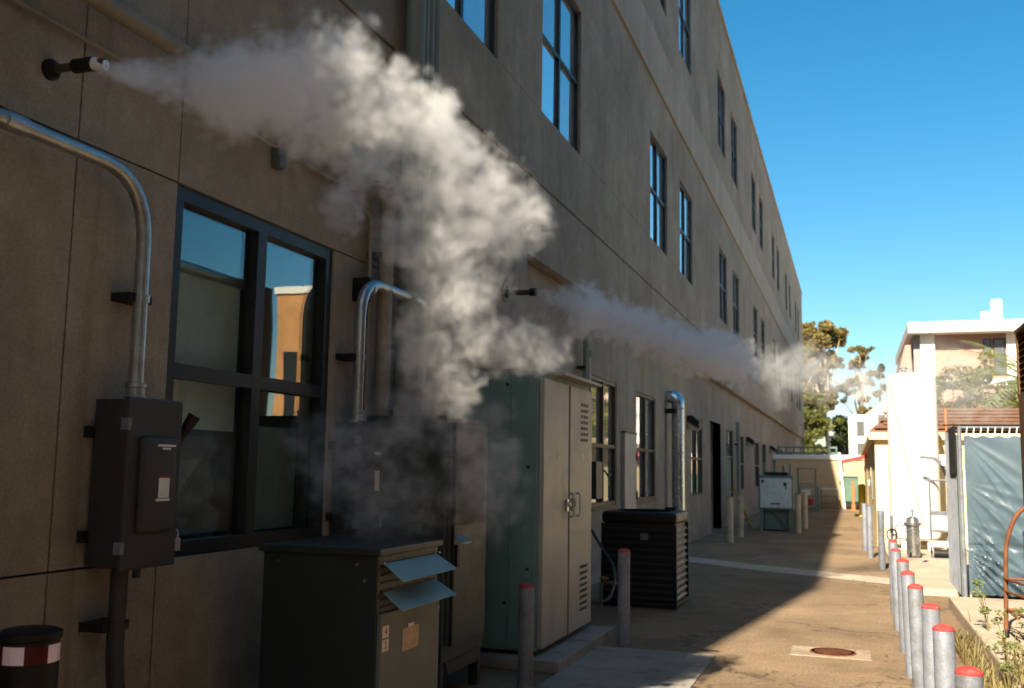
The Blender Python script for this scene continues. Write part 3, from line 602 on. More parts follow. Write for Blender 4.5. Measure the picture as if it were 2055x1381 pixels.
# ------------------------------------------------------------------ far end of the alley
ew = thing('end_wall', 'tan block wall with pale cap closing the far end of the alley', 'wall', (-.5, 52, 0))
MB().box(-12, 6, 52, 52.25, 0, 2.36).build('wall', tan_wall, ew); MB().box(-12, 6, 51.92, 52.33, 2.36, 2.58, .01).build('cap', white_wall, ew)
fr = thing('rail_fence', 'teal metal rail fence on top of the far wall in the shade', 'fence', (-2.1, 51.8, 2.58))
for z in (2.62, 2.9): MB().box(-3.6, -.75, 51.98, 52.04, z, z + .09).build('rail', grey_teal, fr)
for k in range(9): MB().box(-3.5 + k * .34, -3.44 + k * .34, 51.96, 52.06, 2.58, 3.0).build('post', grey_teal, fr)
gp = thing('gate_post', 'white leaning gate post at the far wall where the sunlight begins', 'post', (-.42, 51.4, 0))
MB().tube([(-.42, 51.4, 0), (-.62, 51.4, 2.7)], .07, 10).build('post', white_wall, gp, smooth=True); MB().box(-.72, -.4, 51.3, 51.5, 1.6, 1.7).build('arm', white_wall, gp)
gb = thing('waste_bin', 'pale green waste bin against the far wall in the sun', 'bin', (-.1, 51, 0))
MB().box(-.42, .22, 50.6, 51.4, .35, 1.5, .05).build('body', bin_green, gb); MB().box(-.45, .25, 50.55, 51.45, 1.5, 1.58, .03).build('lid', bin_green, gb); MB().box(-.38, .18, 50.65, 51.35, .1, .35).build('base', black_metal, gb)
rp = thing('red_post', 'thin red-orange marker post before the green bin', 'post', (-.02, 49, 0)); MB().lathe((-.02, 49, 0), [(.09, 0), (.09, .3), (.065, .32), (.065, 1.28), (.03, 1.32)], 12).build('post', orange_paint, rp, smooth=True); MB().lathe((-.02, 49, 0), [(.15, 0), (.15, .04), (.02, .05)], 12).build('base', orange_paint, rp)
yb = thing('yellow_bollard', 'bright yellow bollard at the far end near the yellow building', 'bollard', (.33, 43, 0)); MB().lathe((.33, 43, 0), [(.13, 0), (.13, 1.2), (.09, 1.27), (.01, 1.3)], 18).build('post', yellow_paint, yb, smooth=True)
MB().lathe((.33, 43, 0), [(.17, 0), (.17, .03), (.02, .04)], 16).build('base_plate', yellow_paint, yb)
# equipment in the shade by the far wall
for (n, lab, x0, x1, y0, h, mm, parts) in (
    ('tool_cart', 'dark cart with a red can on its lower shelf in the shaded far corner', -2.3, -1.5, 46.5, 1.1, grey_teal, 1),
    ('frame_rack', 'empty teal metal rack standing by the far wall in the shade', -2.5, -1.7, 49.5, 1.9, grey_teal, 0),
    ('workbench', 'low teal bench with pale top along the far wall in the shade', -1.5, -.75, 50.6, .95, grey_teal, 0)):
    t = thing(n, lab, n.replace('_', ' ').split()[-1], ((x0 + x1) / 2, y0, 0))
    for x in (x0, x1):
        for y in (y0, y0 + .6): MB().box(x - .03, x + .03, y - .03, y + .03, 0, h).build('leg', mm, t)
    for z in (.25, h * .6, h - .03): MB().box(x0 - .02, x1 + .02, y0 - .02, y0 + .62, z, z + .04).build('shelf', mm if z < h * .9 else white_box if n == 'workbench' else mm, t)
    if parts:
        MB().box(x0 + .1, x0 + .45, y0 + .1, y0 + .5, .69, .95, .02).build('carton', paper, t); MB().lathe((x0 + .5, y0 + .2, .29), [(.12, 0), (.12, .24), (.1, .26)], 14).build('can', red_paint, t, smooth=True)
for (x, y, h, n) in ((-3.1, 38, 2.0, 'nearest'), (-2.8, 39.2, 2.1, 'second'), (-2.6, 41, 1.9, 'third'), (-2.5, 43.5, 2.0, 'farthest')):
    ut = thing('standpipe', '%s of the thin teal standpipes behind the white-fronted box' % n, 'pipe', (x, y, 0), 'standpipes along the shaded wall')
    MB().tube([(x, y, 0), (x, y, h)], .045, 10).build('pipe', grey_teal, ut, smooth=True); MB().lathe((x, y, h), [(.06, 0), (.06, .05), (.02, .07)], 10).build('cap', grey_teal, ut, smooth=True)
lad = thing('step_ladder', 'folded yellow stepladder leaning beside the second door', 'ladder', (-3.4, 29.5, 0))
for dx in (0, .36):
    MB().tube([(-3.15 + dx * .2, 33.0 - dx, 0), (-3.7 + dx * .1, 33.2 - dx, 1.25)], .03, 8).build('rail', mat('ladder_yellow', (.45, .33, .05), .6), lad)
for k in range(4): MB().tube([(-3.2 - k * .12, 33.04 + k * .04, .2 + k * .27), (-3.13 - k * .12, 32.7 + k * .04, .2 + k * .27)], .018, 6).build('rung', galv_flat, lad)

# ------------------------------------------------------------------ yellow building with the brown roof
yh = thing('outbuilding', 'low yellow building with brown shingle roof behind the white tank', 'building', (3, 26, 0))
HX0, HX1, HY0, HY1 = .52, 9.0, 26.0, 51.0
MB().box(HX0, HX1, HY0, HY1, 0, 2.55).build('wall', yellow_wall, yh)
MB().box(HX0 - .14, HX1, HY0 - .18, HY1 + .1, 2.55, 2.72, .008).build('fascia', mat('fascia_cream', (.75, .62, .36), .8), yh)
rf = MB(); rf.prism([(HX0 - .12, HY0 - .16, 2.725), (HX1, HY0 - .16, 2.725), (HX1, HY0 + 2.6, 3.38), (HX0 + .6, HY0 + 2.6, 3.38)], (0, .02, .05)); roof = rf.build('roof', roof_brown, yh)
MB().box(HX0 + .05, HX1 - .05, HY0 + 2.7, HY1 - .05, 2.722, 2.78).build('flat_roof', concrete, yh)
MB().prism([(HX0 + .62, HY0 + .1, 2.723), (HX0 + .62, HY0 + 2.6, 2.723), (HX0 + .62, HY0 + 2.6, 3.34)], (8.3, 0, 0)).build('gable', yellow_wall, yh)
for r in range(6):            # shingle courses on the near slope
    t0, t1 = r / 6, (r + 1) / 6
    for k in range(26):
        xa = HX0 + .0 + k * .32 + (.16 if r % 2 else 0) + t0 * .4; h0, h1 = 2.79 + t0 * .66, 2.79 + t1 * .66; y0, y1 = HY0 - .17 + t0 * 2.76, HY0 - .17 + t1 * 2.76
        e = rnd.uniform(.0, .012)
        MB().prism([(xa, y0, h0 + .028 + e), (xa + .31, y0, h0 + .028 + e), (xa + .31, y1, h1 + .006), (xa, y1, h1 + .006)], (0, 0, .008)).build('shingle', roof_brown, yh)
aw = MB().prism([(HX0 - .9, 40.0, 2.22), (HX0 + .0, 40.0, 2.42), (HX0, 40.0, 2.30), (HX0 - .9, 40.0, 2.10)], (0, 2.2, 0)).build('awning', red_paint, yh)
MB().box(HX0 - .02, HX0 - .002, 40.4, 41.4, .02, 2.1).build('door', mat('door_tan', (.5, .4, .28), .7), yh)
MB().box(HX0 - .03, HX0 - .002, 30.5, 31.7, 1.0, 1.9).build('window', glass_hi, yh)
MB().box(HX0 - .03, HX0 - .002, 36, 36.9, 1.3, 1.5).build('sign_plate', white_wall, yh)

# ------------------------------------------------------------------ white storage tank and its equipment
tk = thing('storage_tank', 'tall white cylindrical gas tank standing in the sun', 'tank', (1.28, 24.0, 0))
b = MB(); b.lathe((1.28, 24.0, 0), [(.40, .3), (.50, .36), (.525, .46), (.525, 3.78), (.51, 3.86), (.45, 3.93), (.3, 3.97), (.001, 3.99)], 40); b.build('shell', white_tank, tk, smooth=True)
for a in range(4): MB().box(1.28 + .38 * math.cos(a * 1.571 + .78) - .05, 1.28 + .38 * math.cos(a * 1.571 + .78) + .05, 24 + .38 * math.sin(a * 1.571 + .78) - .05, 24 + .38 * math.sin(a * 1.571 + .78) + .05, 0, .45).build('leg', white_tank, tk)
pth = []
for k in range(15):
    t = k / 14; an = -2.55 + 1.25 * t; pth.append((1.28 + .545 * math.cos(an), 24 + .545 * math.sin(an), 3.9 - 3.3 * t ** .9))
MB().tube(pth, .013, 6).build('hose_line', mat('copper', (.35, .2, .1), .5, metal=.4), tk, smooth=True)
MB().lathe((1.13, 23.9, 3.95), [(.05, 0), (.05, .08), (.09, .1), (.09, .14), (.02, .16)], 12).build('relief_valve', galv, tk, smooth=True)
struct(MB().box(.62, 2.3, 15.9, 25.4, -.05, .10, .015).build('equipment_pad', concrete_pale))
fv = thing('filter_vessel', 'stainless steel upright filter vessel with domed lid before the white tank', 'filter', (1.1, 21.6, .1))
b = MB(); b.lathe((1.1, 21.6, .1), [(.13, .03), (.13, .62), (.175, .63), (.175, .68), (.13, .69), (.12, .76), (.06, .8), (.02, .81), (.02, .88), (.045, .9), (.001, .96)], 24); b.build('body', steel, fv, smooth=True)
for a in range(3): MB().box(1.1 + .12 * math.cos(a * 2.1) - .02, 1.1 + .12 * math.cos(a * 2.1) + .02, 21.6 + .12 * math.sin(a * 2.1) - .02, 21.6 + .12 * math.sin(a * 2.1) + .02, .1, .2).build('foot', black_metal, fv)
MB().tube(bend([(1.0, 21.55, .72), (.78, 21.55, .72), (.78, 21.55, .1)], .05, 4), .016, 8).build('inlet_pipe', galv_flat, fv, smooth=True)
cb = thing('control_panel', 'grey control panel on a pipe stand beside the filter vessel', 'control panel', (1.55, 21.4, .1))
MB().box(1.40, 1.74, 21.3, 21.48, .62, 1.02, .01).build('box', galv_flat, cb); MB().box(1.43, 1.71, 21.29, 21.3, .66, .94, .004).build('door', mat('panel_cream', (.62, .58, .5), .6), cb)
for x in (1.42, 1.72): MB().tube([(x, 21.45, .1), (x, 21.45, 1.62 if x < 1.5 else .62)], .018, 8).build('post', galv_flat, cb, smooth=True)
MB().tube([(1.35, 21.45, 1.62), (1.95, 21.45, 1.62)], .018, 8).build('crossbar', galv_flat, cb, smooth=True)
MB().box(1.38, 1.76, 21.2, 21.55, .34, .44, .01).build('tray', white_wall, cb)
pm = thing('pump', 'small dark pump on the concrete pad under the control panel', 'pump', (1.58, 21.3, .1))
MB().tube([(1.45, 21.2, .22), (1.7, 21.2, .22)], .08, 14).build('motor', black_metal, pm, smooth=True); MB().tube([(1.7, 21.2, .22), (1.76, 21.2, .22)], .1, 14).build('volute', black_metal, pm, smooth=True); MB().box(1.42, 1.78, 21.1, 21.3, .1, .14).build('base', galv, pm)
vs = thing('valve_stand', 'yellow-brown tall pipe with valves right of the white tank', 'pipe stand', (1.9, 22.5, .1))
MB().tube([(1.85, 22.5, .1), (1.85, 22.5, 3.1)], .02, 8).build('pipe', orange_paint, vs, smooth=True)
MB().tube([(1.92, 22.6, .8), (1.92, 22.6, 1.95)], .05, 10).build('cylinder', yellow_wall, vs, smooth=True)
MB().tube(bend([(1.35, 22.9, 2.1), (1.7, 22.9, 2.08), (1.86, 22.9, 1.7)], .3, 6), .035, 8).build('curved_arm', galv_flat, vs, smooth=True)
MB().box(1.7, 2.05, 22.4, 22.6, 2.02, 2.14, .01).build('valve_block', white_wall, vs)
for (x, z) in ((1.78, 1.9), (1.95, 1.85)): MB().lathe((x, 22.45, z), [(.01, 0), (.05, .02), (.05, .1), (.01, .12)], 10).build('gauge', white_wall, vs, smooth=True)
hz = thing('hose_coil', 'coiled dark hose on a post by the grey bollards', 'hose', (.62, 20.3, .1))
MB().tube([(.66, 20.3, .1), (.66, 20.3, .95)], .03, 8).build('post', galv_flat, hz, smooth=True)
b = MB(); b.tube([(.66 + .0, 20.27 + .0, .6 + .0)] + [(.66 + .09 * math.cos(t * .6), 20.25 - .002 * t, .6 + .11 * math.sin(t * .6)) for t in range(26)], .014, 6); b.build('coil', black_plastic, hz, smooth=True)

# ------------------------------------------------------------------ raised slab, tarp enclosure, brown steel housing, hand truck
struct(MB().box(1.15, 4.6, 4.0, 14.6, -.05, .15, .02).build('raised_slab', concrete_pale))
tp = thing('tarp_enclosure', 'chain-link enclosure with a wrinkled blue-grey tarp on its front', 'enclosure', (2.1, 15.8, 0))
n_u, n_v = 70, 90; tb = bmesh.new(); grid = []
def tarp_depth(u, v):             # folds radiating from the left tie points
    d = 0
    for (cu, cv, amp, fr_) in ((-.06, 1.02, .02, 13), (-.08, .72, .035, 17), (-.08, .47, .05, 19), (-.1, .30, .06, 21)):
        a = math.atan2(v - cv, (u - cu) * 1.1); r = math.hypot(u - cu, v - cv)
        w = math.exp(-((a + .55) / .36) ** 2) * min(1, r * 3) * math.exp(-(r / .85) ** 4)
        f_ = math.sin(a * fr_ + 1.3 * math.sin(a * 5 + cv * 9) + .5 * r); d += amp * w * (1 - abs(f_) * 1.6) * (.5 + r)
    d += .008 * math.sin(u * 9 + v * 4) + .006 * math.sin(v * 23 + u * 11)
    d += .03 * math.sin(math.pi * u) * math.sin(math.pi * v)
    if abs(v - .30) < .012: d -= .012
    return d
for j in range(n_v + 1):
    row = []
    for i in range(n_u + 1):
        u, v = i / n_u, j / n_v; edge = .012 * math.sin(u * 40) * (1 if j == n_v else 0)
        row.append(tb.verts.new((1.47 + 1.25 * u, 15.2 - tarp_depth(u, v), .12 + (2.27 - .12) * v + edge)))
    grid.append(row)
for j in range(n_v):
    for i in range(n_u): tb.faces.new((grid[j][i], grid[j][i + 1], grid[j + 1][i + 1], grid[j + 1][i]))
q = MB(); q.bm.free(); q.bm = tb; q.build('tarp', mat('tarp_blue', (.075, .115, .145), .42, var=.06, scale=2, spec=.4), tp, smooth=True)
for (x, y) in ((1.42, 15.25), (2.75, 15.25), (1.42, 17.0), (2.75, 17.0)): MB().tube([(x, y, 0), (x, y, 2.42)], .03, 10).build('post', galv_flat, tp, smooth=True)
for (a, c) in (((1.42, 15.25), (2.75, 15.25)), ((1.42, 15.25), (1.42, 17.0)), ((2.75, 15.25), (2.75, 17.0)), ((1.42, 17), (2.75, 17))): MB().tube([(*a, 2.4), (*c, 2.4)], .022, 8).build('top_rail', galv_flat, tp, smooth=True)
MB().box(1.385, 1.40, 15.3, 16.95, .08, 2.3).build('side_tarp', mat('tarp_grey', (.15, .19, .18), .6, var=.12, streak=.15), tp)
MB().prism([(1.36, 15.22, 2.42), (1.36, 17.1, 2.5), (2.8, 17.1, 2.5), (2.8, 15.22, 2.42)], (0, 0, .02)).build('dark_cover', black_plastic, tp)
MB().box(1.355, 1.372, 15.25, 16.2, 1.75, 2.42).build('cover_flap', black_plastic, tp)
wr = MB()
for k in range(26):
    z = .1 + k * .09; wr.tube([(1.372, 15.28, z), (1.372, 16.98, z + .02)], .0035, 4, False)
    y = 15.28 + k * .068; wr.tube([(1.368, y, .1), (1.368, y + .01, 2.38)], .0035, 4, False)
tag(wr.build('chain_link_mesh', galv_flat, tp), kind='stuff')
for k in range(14): MB().tube([(1.5 + k * .09, 15.2, 2.28), (1.52 + k * .09, 15.22, 2.40)], .007, 5).build('tie_loop', white_wall, tp)
bs = thing('steel_housing', 'tall brown steel equipment housing with a louvred top at the right edge', 'housing', (3.1, 9, .15))
BX, BY0, BY1, BZ = 1.72, 4.6, 12.0, 3.32
MB().box(BX, BX + 2.4, BY0, BY1, .15, 2.62, .008).build('lower_body', brown_steel, bs); MB().box(BX + .1, BX + 2.3, BY0 + .1, BY1 - .1, 2.62, 3.3).build('core', black_metal, bs)
MB().box(BX - .01, BX + 2.41, BY0 - .01, BY1 + .01, 3.28, BZ, .008).build('roof', brown_steel, bs)
for k in range(8): MB().box(BX, BX + .1, BY1 - .06 - k * 1.06, BY1 - k * 1.06, 2.62, 3.28).build('post', brown_steel, bs)
for k in range(9):
    z = 2.66 + k * .068; MB().prism([(BX + .01, BY0, z), (BX + .06, BY0, z + .05), (BX + .068, BY0, z + .05), (BX + .018, BY0, z)], (0, BY1 - BY0 - .02, 0)).build('louver', brown_steel, bs)
for k in range(4): MB().box(BX - .012, BX, BY1 - 1.9 - k * 1.9, BY1 - 1.88 - k * 1.9, .2, 2.6).build('seam', brown_steel, bs)
ht = thing('hand_truck', 'rusty orange tube-frame hand truck standing on the slab at the right', 'hand truck', (1.5, 10.9, .15))
for (dx, dy) in ((0, 0), (.11, -.62)):
    x, y = 1.40 + dx, 11.2 + dy
    MB().tube(bend([(x, y, .2), (x + .03, y, 1.1), (x + .17, y - .03, 1.45), (x + .55, y - .05, 1.5)], .18, 6), .022, 10).build('rail', rust, ht, smooth=True)
    MB().lathe((x, y, .15), [(.03, 0), (.03, .06), (.024, .07)], 10).build('rubber_foot', black_plastic, ht, smooth=True)
    MB().tube([(x + .5, y, .2), (x + .5, y - .02, 1.5)], .02, 8).build('rear_post', rust, ht, smooth=True)
    for z in (.42, .72): MB().tube([(x + .01, y, z), (x + .5, y, z)], .014, 8).build('crossbar', rust, ht, smooth=True)
for z in (.42, .60, .72): MB().tube([(1.41, 11.2, z), (1.52, 10.58, z)], .014, 8).build('crossbar', rust, ht, smooth=True)
for k in range(6): MB().box(1.42 + k * .075, 1.45 + k * .075, 10.6, 11.2, .40, .412).build('deck_slat', rust, ht)

# ------------------------------------------------------------------ background buildings
pb = thing('campus_building', 'pale framed building with pink panels and two roof stacks behind the palms', 'building', (9, 60, 0))
PX, PY = 3.75, 60
MB().box(PX + .05, 24, PY + .3, PY + 16, 0, 9.5).build('body', pink_wall, pb)
MB().box(PX - .65, 24.5, PY - .9, PY + 17, 9.5, 10.1, .02).build('roof_slab', white_wall, pb)
MB().box(PX, PX + .75, PY - .1, PY + .4, 0, 9.5).build('column', white_wall, pb)
for x in (8.0, 12.5, 17, 21.5): MB().box(x + .15, x + .6, PY + .0, PY + .35, 0, 9.5).build('column', white_wall, pb)
for z in (6.6, 3.3): MB().box(PX + .75, 24, PY + .05, PY + .32, z, z + .35).build('spandrel', white_wall, pb)
for (x0, x1, z0, z1) in ((7.0, 7.4, 8.4, 9.2), (7.5, 8.1, 7.2, 9.2), (7.0, 7.4, 7.0, 7.7), (11.5, 12.4, 7.2, 9.2), (16, 16.9, 7.2, 9.2), (7.0, 8.0, 4.0, 6.2), (11.5, 12.4, 4, 6.2), (16, 16.9, 4, 6.2)):
    w_ = MB().box(x0, x1, PY + .22, PY + .29, z0, z1).build('window', frame_dark, pb); MB().box(x0 + .05, x1 - .05, PY + .205, PY + .22, z0 + .05, z1 - .05).build('pane', glass_hi, w_)
MB().prism([(PX - 1.75, PY - .3, 5.0), (PX - .38, PY - .3, 5.0), (PX - .52, PY - .3, 8.9), (PX - .8, PY - .3, 8.9)], (0, 8, 0)).build('stair_tower', pink_wall, pb)
MB().box(PX - .35, PX, PY + .2, PY + 15, 0, 9.5).build('shadow_wall', mat('grey_wall', (.3, .28, .28), .9), pb)  # side wall coloured grey for the shade on that face
for (x0, x1, z) in ((7.3, 7.75, 11.15), (7.85, 8.4, 11.85)): MB().box(x0, x1, PY + 3, PY + 3.6, 10.1, z, .01).build('roof_stack', white_wall, pb)
wbld = thing('white_house', 'white building with stacked windows beyond the far wall', 'building', (1.5, 82, 0))
MB().box(-.25, 9, 82, 92, 0, 6.2).build('wall', white_wall, wbld); MB().prism([(1.0, 81.9, 6.2), (9.2, 81.9, 6.2), (9.2, 81.9, 8.2), (3.6, 81.9, 8.2)], (0, 10, 0)).build('gable', white_wall, wbld)
MB().box(-1.2, -.25, 82.5, 90, 0, 3.1).build('annex', mat('grey_wall', (.3, .28, .28)), wbld)
for (x, z) in ((.35, 4.6), (.35, 2.9), (1.9, 5.1), (3.4, 4.6), (3.4, 2.9)):
    w_ = MB().box(x, x + .55, 81.92, 81.99, z, z + 1.1).build('window', box_light, wbld); MB().box(x + .06, x + .49, 81.9, 81.92, z + .06, z + 1.04).build('pane', glass_hi, w_)
sg = thing('red_sign', 'small red sign on the white building above the far wall', 'sign', (.6, 81.7, 2.4)); MB().box(.35, .9, 81.8, 81.88, 2.3, 2.65).build('board', red_paint, sg)
for k in range(3): MB().box(.4 + k * .17, .5 + k * .17, 81.79, 81.8, 2.38, 2.56).build('mark', paper_pink, sg)

ob = thing('added_sky_block', 'unseen dark blocks added on the right to shade the near wall', 'building', (12, 0, 0))  # added out of view to keep sky light off the near facade
opw = mat('blocker_wall', (.11, .085, .065), .9, streak=.1)
MB().box(2.7, 22, -20, 4.3, 0, 17).build('wall', opw, ob); MB().box(4.4, 22, 4.3, 10.5, 0, 14).build('wall', opw, ob); MB().box(4.7, 20, 10.5, 19, 0, 5.6).build('annex', opw, ob)  # low annex shaped to darken the near window's reflection
MB().box(2.6, 22.1, -20.1, 4.35, 17, 17.3).build('parapet', stucco_belt, ob)
for k in range(6):
    for z in (1.2, 6.0, 11.0): MB().box(2.66, 2.7, -17 + k * 3.4, -15 + k * 3.4, z, z + 2).build('window', glass_hi, ob)
rb = thing('added_sun_block', 'unseen dark block added behind the camera to shade the near alley', 'building', (0, -24, 0))  # added behind the camera, blocks low sky and sun on the near ground
MB().box(-3.2, 22, -34, -20.2, 0, 19.0).build('wall', opw, rb); MB().box(-3.3, 22.1, -34.1, -20.15, 19.0, 19.1).build('parapet', stucco_belt, rb)
bb = thing('brick_building', 'orange-brick building reflected in the near window', 'building', (15.3, 42, 0))
MB().box(14, 16.6, 38, 50, 0, 9.2).build('wall', mat('orange_brick', (.55, .27, .11), .9, var=.2, scale=1.5), bb); MB().box(13.9, 16.7, 37.9, 50.1, 9.2, 9.5).build('parapet', white_wall, bb)
for k in range(2): MB().box(14.3 + k * 1.2, 14.9 + k * 1.2, 37.93, 38, 1.2, 6.6).build('window', frame_dark, bb)

# ------------------------------------------------------------------ trees
def foliage(pts, n, size, seed, flat=.5, droop=0):
    r = np.random.default_rng(seed); V = []; F = []
    C = np.array([p[:3] for p in pts]); RR = np.array([p[3] for p in pts]); w = RR ** 2.2; w /= w.sum()
    idx = r.choice(len(pts), n, p=w); d = r.normal(size=(n, 3)); d /= np.linalg.norm(d, axis=1)[:, None]
    pos = C[idx] + d * (RR[idx] * r.uniform(.35, 1.08, n) ** .6)[:, None] * np.array([1, 1, .8])
    a = r.normal(size=(n, 3)); a[:, 2] = a[:, 2] * flat - droop; a /= np.linalg.norm(a, axis=1)[:, None]
    b = np.cross(a, r.normal(size=(n, 3))); b /= np.linalg.norm(b, axis=1)[:, None]
    s = size * r.uniform(.6, 1.4, n)[:, None]
    v = np.stack([pos - a * s, pos + b * s * .42, pos + a * s, pos - b * s * .42], 1).reshape(-1, 3)
    f = np.arange(n * 4).reshape(n, 4)
    return v, f
def np_mesh(name, v, f, m, parent):
    o0 = np.array(LOC[parent.name]); me = bpy.data.meshes.new(name); me.from_pydata((v - o0).tolist(), [], f.tolist()); me.materials.append(m)
    o = bpy.data.objects.new(name, me); COL.objects.link(o); o.parent = parent; LOC[o.name] = tuple(o0); return o
def tree(loc, h, crown, label, leaf, bm_, seed, n=5000, size=.16, trunk_r=.18, name='tree', droop=.2, clump=9, lean=0, group=None):
    t = thing(name, label, 'tree', loc, group); r = random.Random(seed); x, y, z = loc
    b = MB(); top = h * .8
    trk = [(x + lean * k / 6 + r.uniform(-.08, .08) * k * .4, y + r.uniform(-.06, .06) * k * .4, z + top * k / 6) for k in range(7)]
    b.tube(trk, [trunk_r * (1 - .12 * k) for k in range(7)], 9)
    tips = []
    for k in range(clump):
        a = r.uniform(0, 6.28); zz = z + h * r.uniform(crown[2], 1.0); rr = crown[0] * r.uniform(.25, 1.0) * (1.0 if zz < z + h * .8 else .6)
        tip = (x + lean + rr * math.cos(a), y + rr * math.sin(a), zz); s = trk[r.randint(3, 6)]
        b.tube([s, ((s[0] + tip[0]) / 2 + r.uniform(-.2, .2), (s[1] + tip[1]) / 2, (s[2] + tip[2]) / 2 + .25), tip], [trunk_r * .4, trunk_r * .25, .02], 6)
        tips.append((*tip, crown[1] * r.uniform(.5, 1.1)))
        for j in range(3): tips.append((tip[0] + r.uniform(-1, 1) * crown[1], tip[1] + r.uniform(-1, 1) * crown[1], tip[2] + r.uniform(-.8, .8) * crown[1], crown[1] * r.uniform(.25, .5)))
    b.build('trunk', bm_, t, smooth=True)
    v, f = foliage(tips, n, size, seed, droop=droop); np_mesh('crown', v, f, leaf, t); return t
tree((-2.3, 113, 0), 18.0, (3.9, .95, .5), 'tall sparse eucalyptus with pale trunk rising beyond the far wall', leaf_olive, bark_pale, 3, 15000, .21, .30, 'eucalyptus_tree', clump=30, lean=-.6)
tree((-5.0, 116, 0), 17.6, (3.4, 1.2, .42), 'olive eucalyptus close beside the end of the long building', leaf_olive, bark_pale, 5, 17000, .23, .36, 'eucalyptus_tree', clump=26)
tree((1.0, 122, 0), 16.4, (2.2, .6, .5), 'slender feathery eucalyptus with small tuft above the steam', leaf_olive, bark_pale, 8, 5000, .19, .2, 'eucalyptus_tree', clump=22)
tree((3.2, 126, 0), 14.5, (1.8, .65, .4), 'slender dark eucalyptus left of the pink stair tower', leaf_dark, bark_pale, 18, 4600, .2, .2, 'eucalyptus_tree', clump=13)
tree((-4.4, 110, 0), 9.4, (2.0, 1.4, .25), 'bushy yellow-green tree just behind the far wall', leaf_green, bark, 9, 12000, .17, .2, 'bushy_tree', clump=16)
tree((-6.4, 113, 0), 10.5, (1.7, 1.4, .3), 'darker green tree tucked against the building end', leaf_dark, bark, 10, 6000, .18, .2, 'bushy_tree', clump=12)
tree((-.9, 118, 0), 8.0, (1.7, 1.0, .35), 'brownish low tree behind the pale eucalyptus trunk', leaf_dark, bark, 13, 5000, .18, .16, 'bushy_tree', clump=10)
tree((4.4, 53.5, 0), 6.6, (1.3, .8, .55), 'round green tree above the brown shingle roof', leaf_green, bark, 21, 4500, .13, .12, 'garden_tree', clump=10)
tree((6.6, 54, 0), 7.0, (1.6, .9, .5), 'wide green tree beside the palm above the brown roof', leaf_green, bark, 22, 4500, .13, .12, 'garden_tree', clump=10)
tree((8.2, 56, 0), 7.2, (1.6, .9, .45), 'broad green tree in front of the pink panels, beside the palm', leaf_green, bark, 23, 4500, .14, .12, 'garden_tree', clump=11)
pl = thing('palm_tree', 'green palm with arching fronds beside the brown steel housing', 'palm', (4.95, 31.5, 0))
MB().tube([(4.95, 31.5, 0), (4.95, 31.5, 4.35)], [.22, .17], 12).build('trunk', bark, pl, smooth=True)
for k in range(22):
    a = k * 2.399; el = .95 - (k / 22) * 1.1; L_ = 2.7; q = MB(); p = Vector((4.85, 31.5, 4.35)); d = Vector((math.cos(a) * math.cos(el), math.sin(a) * math.cos(el), math.sin(el))); pts = [p.copy()]
    for s in range(9):
        pts.append(pts[-1] + d * (L_ / 9)); d = (d + Vector((0, 0, -.10))).normalized()
    q.tube(pts, [.025 - .0022 * i for i in range(10)], 5); side = Vector((-math.sin(a), math.cos(a), 0))
    for i in range(2, 10):
        for f_ in (0, .5):
            for sg_ in (-1, 1):
                b0 = pts[i - 1].lerp(pts[i], f_); ln = .8 * math.sin(math.pi * (i + f_) / 10.5) + .08; t_ = (pts[i] - pts[i - 1]).normalized()
                tip = b0 + side * sg_ * ln * .75 + t_ * ln * .6 + Vector((0, 0, -.12 * ln)); w = t_ * .025
                q.bm.faces.new([q.bm.verts.new(c) for c in (b0 - w, tip, b0 + w)])
    q.build('frond', leaf_palm, pl)
# weeds along the slab
wd = thing('weeds', 'dry weeds and grass tufts growing along the raised slab edge', 'weeds', (1.0, 9.5, 0))
r = np.random.default_rng(4); V = []; F = []
for k in range(800):
    if r.random() < .75: x, y = .93 + abs(r.normal(0, .09)), r.uniform(7.6, 12.2)
    else: x, y = r.uniform(1.1, 1.35), r.uniform(8.0, 9.5)
    z = .0 if x < 1.15 else .15; h = r.uniform(.04, .26) * (1 if y < 11 else .5); a = r.uniform(0, 6.28); w = .006; l = r.uniform(.05, .18)
    o = np.array([x, y, z]); d = np.array([math.cos(a), math.sin(a), 0]); s = np.array([-d[1], d[0], 0]) * w; i = len(V)
    V += [o - s, o + s, o + d * l * .4 + s + [0, 0, h * .7], o + d * l * .4 - s + [0, 0, h * .7], o + d * l + [0, 0, h]]; F += [(i, i + 1, i + 2, i + 3), (i + 3, i + 2, i + 4)]
me = bpy.data.meshes.new('grass_blades'); me.from_pydata([tuple(np.array(v) - np.array([1.0, 9.5, 0])) for v in V], [], F); me.materials.append(leaf_dry)
o = bpy.data.objects.new('grass_blades', me); COL.objects.link(o); o.parent = wd; o['kind'] = 'stuff'
for k, (x, y, h) in enumerate(((1.22, 9.6, .62), (1.3, 11.6, .7), (1.12, 8.9, .5))):
    s = thing('tall_weed', ['tall thin flowering weed rising before the slab, middle one', 'tall flowering weed at the tarp corner', 'short bushy weed nearest the camera on the slab edge'][k], 'weed', (x, y, .0))
    b = MB(); tips = []
    for j in range(4):
        e = (x + r.uniform(-.14, .14), y + r.uniform(-.14, .14), h * r.uniform(.7, 1)); b.tube([(x, y, 0), ((x + e[0]) / 2, (y + e[1]) / 2, h * .5), e], [.006, .004, .002], 5); tips.append((*e, .05)); tips.append(((x + e[0]) / 2, (y + e[1]) / 2, h * .5, .05))
    b.build('stem', leaf_dry, s); v, f = foliage(tips, 160, .022, 50 + k); np_mesh('leaves', v, f, leaf_palm, s)

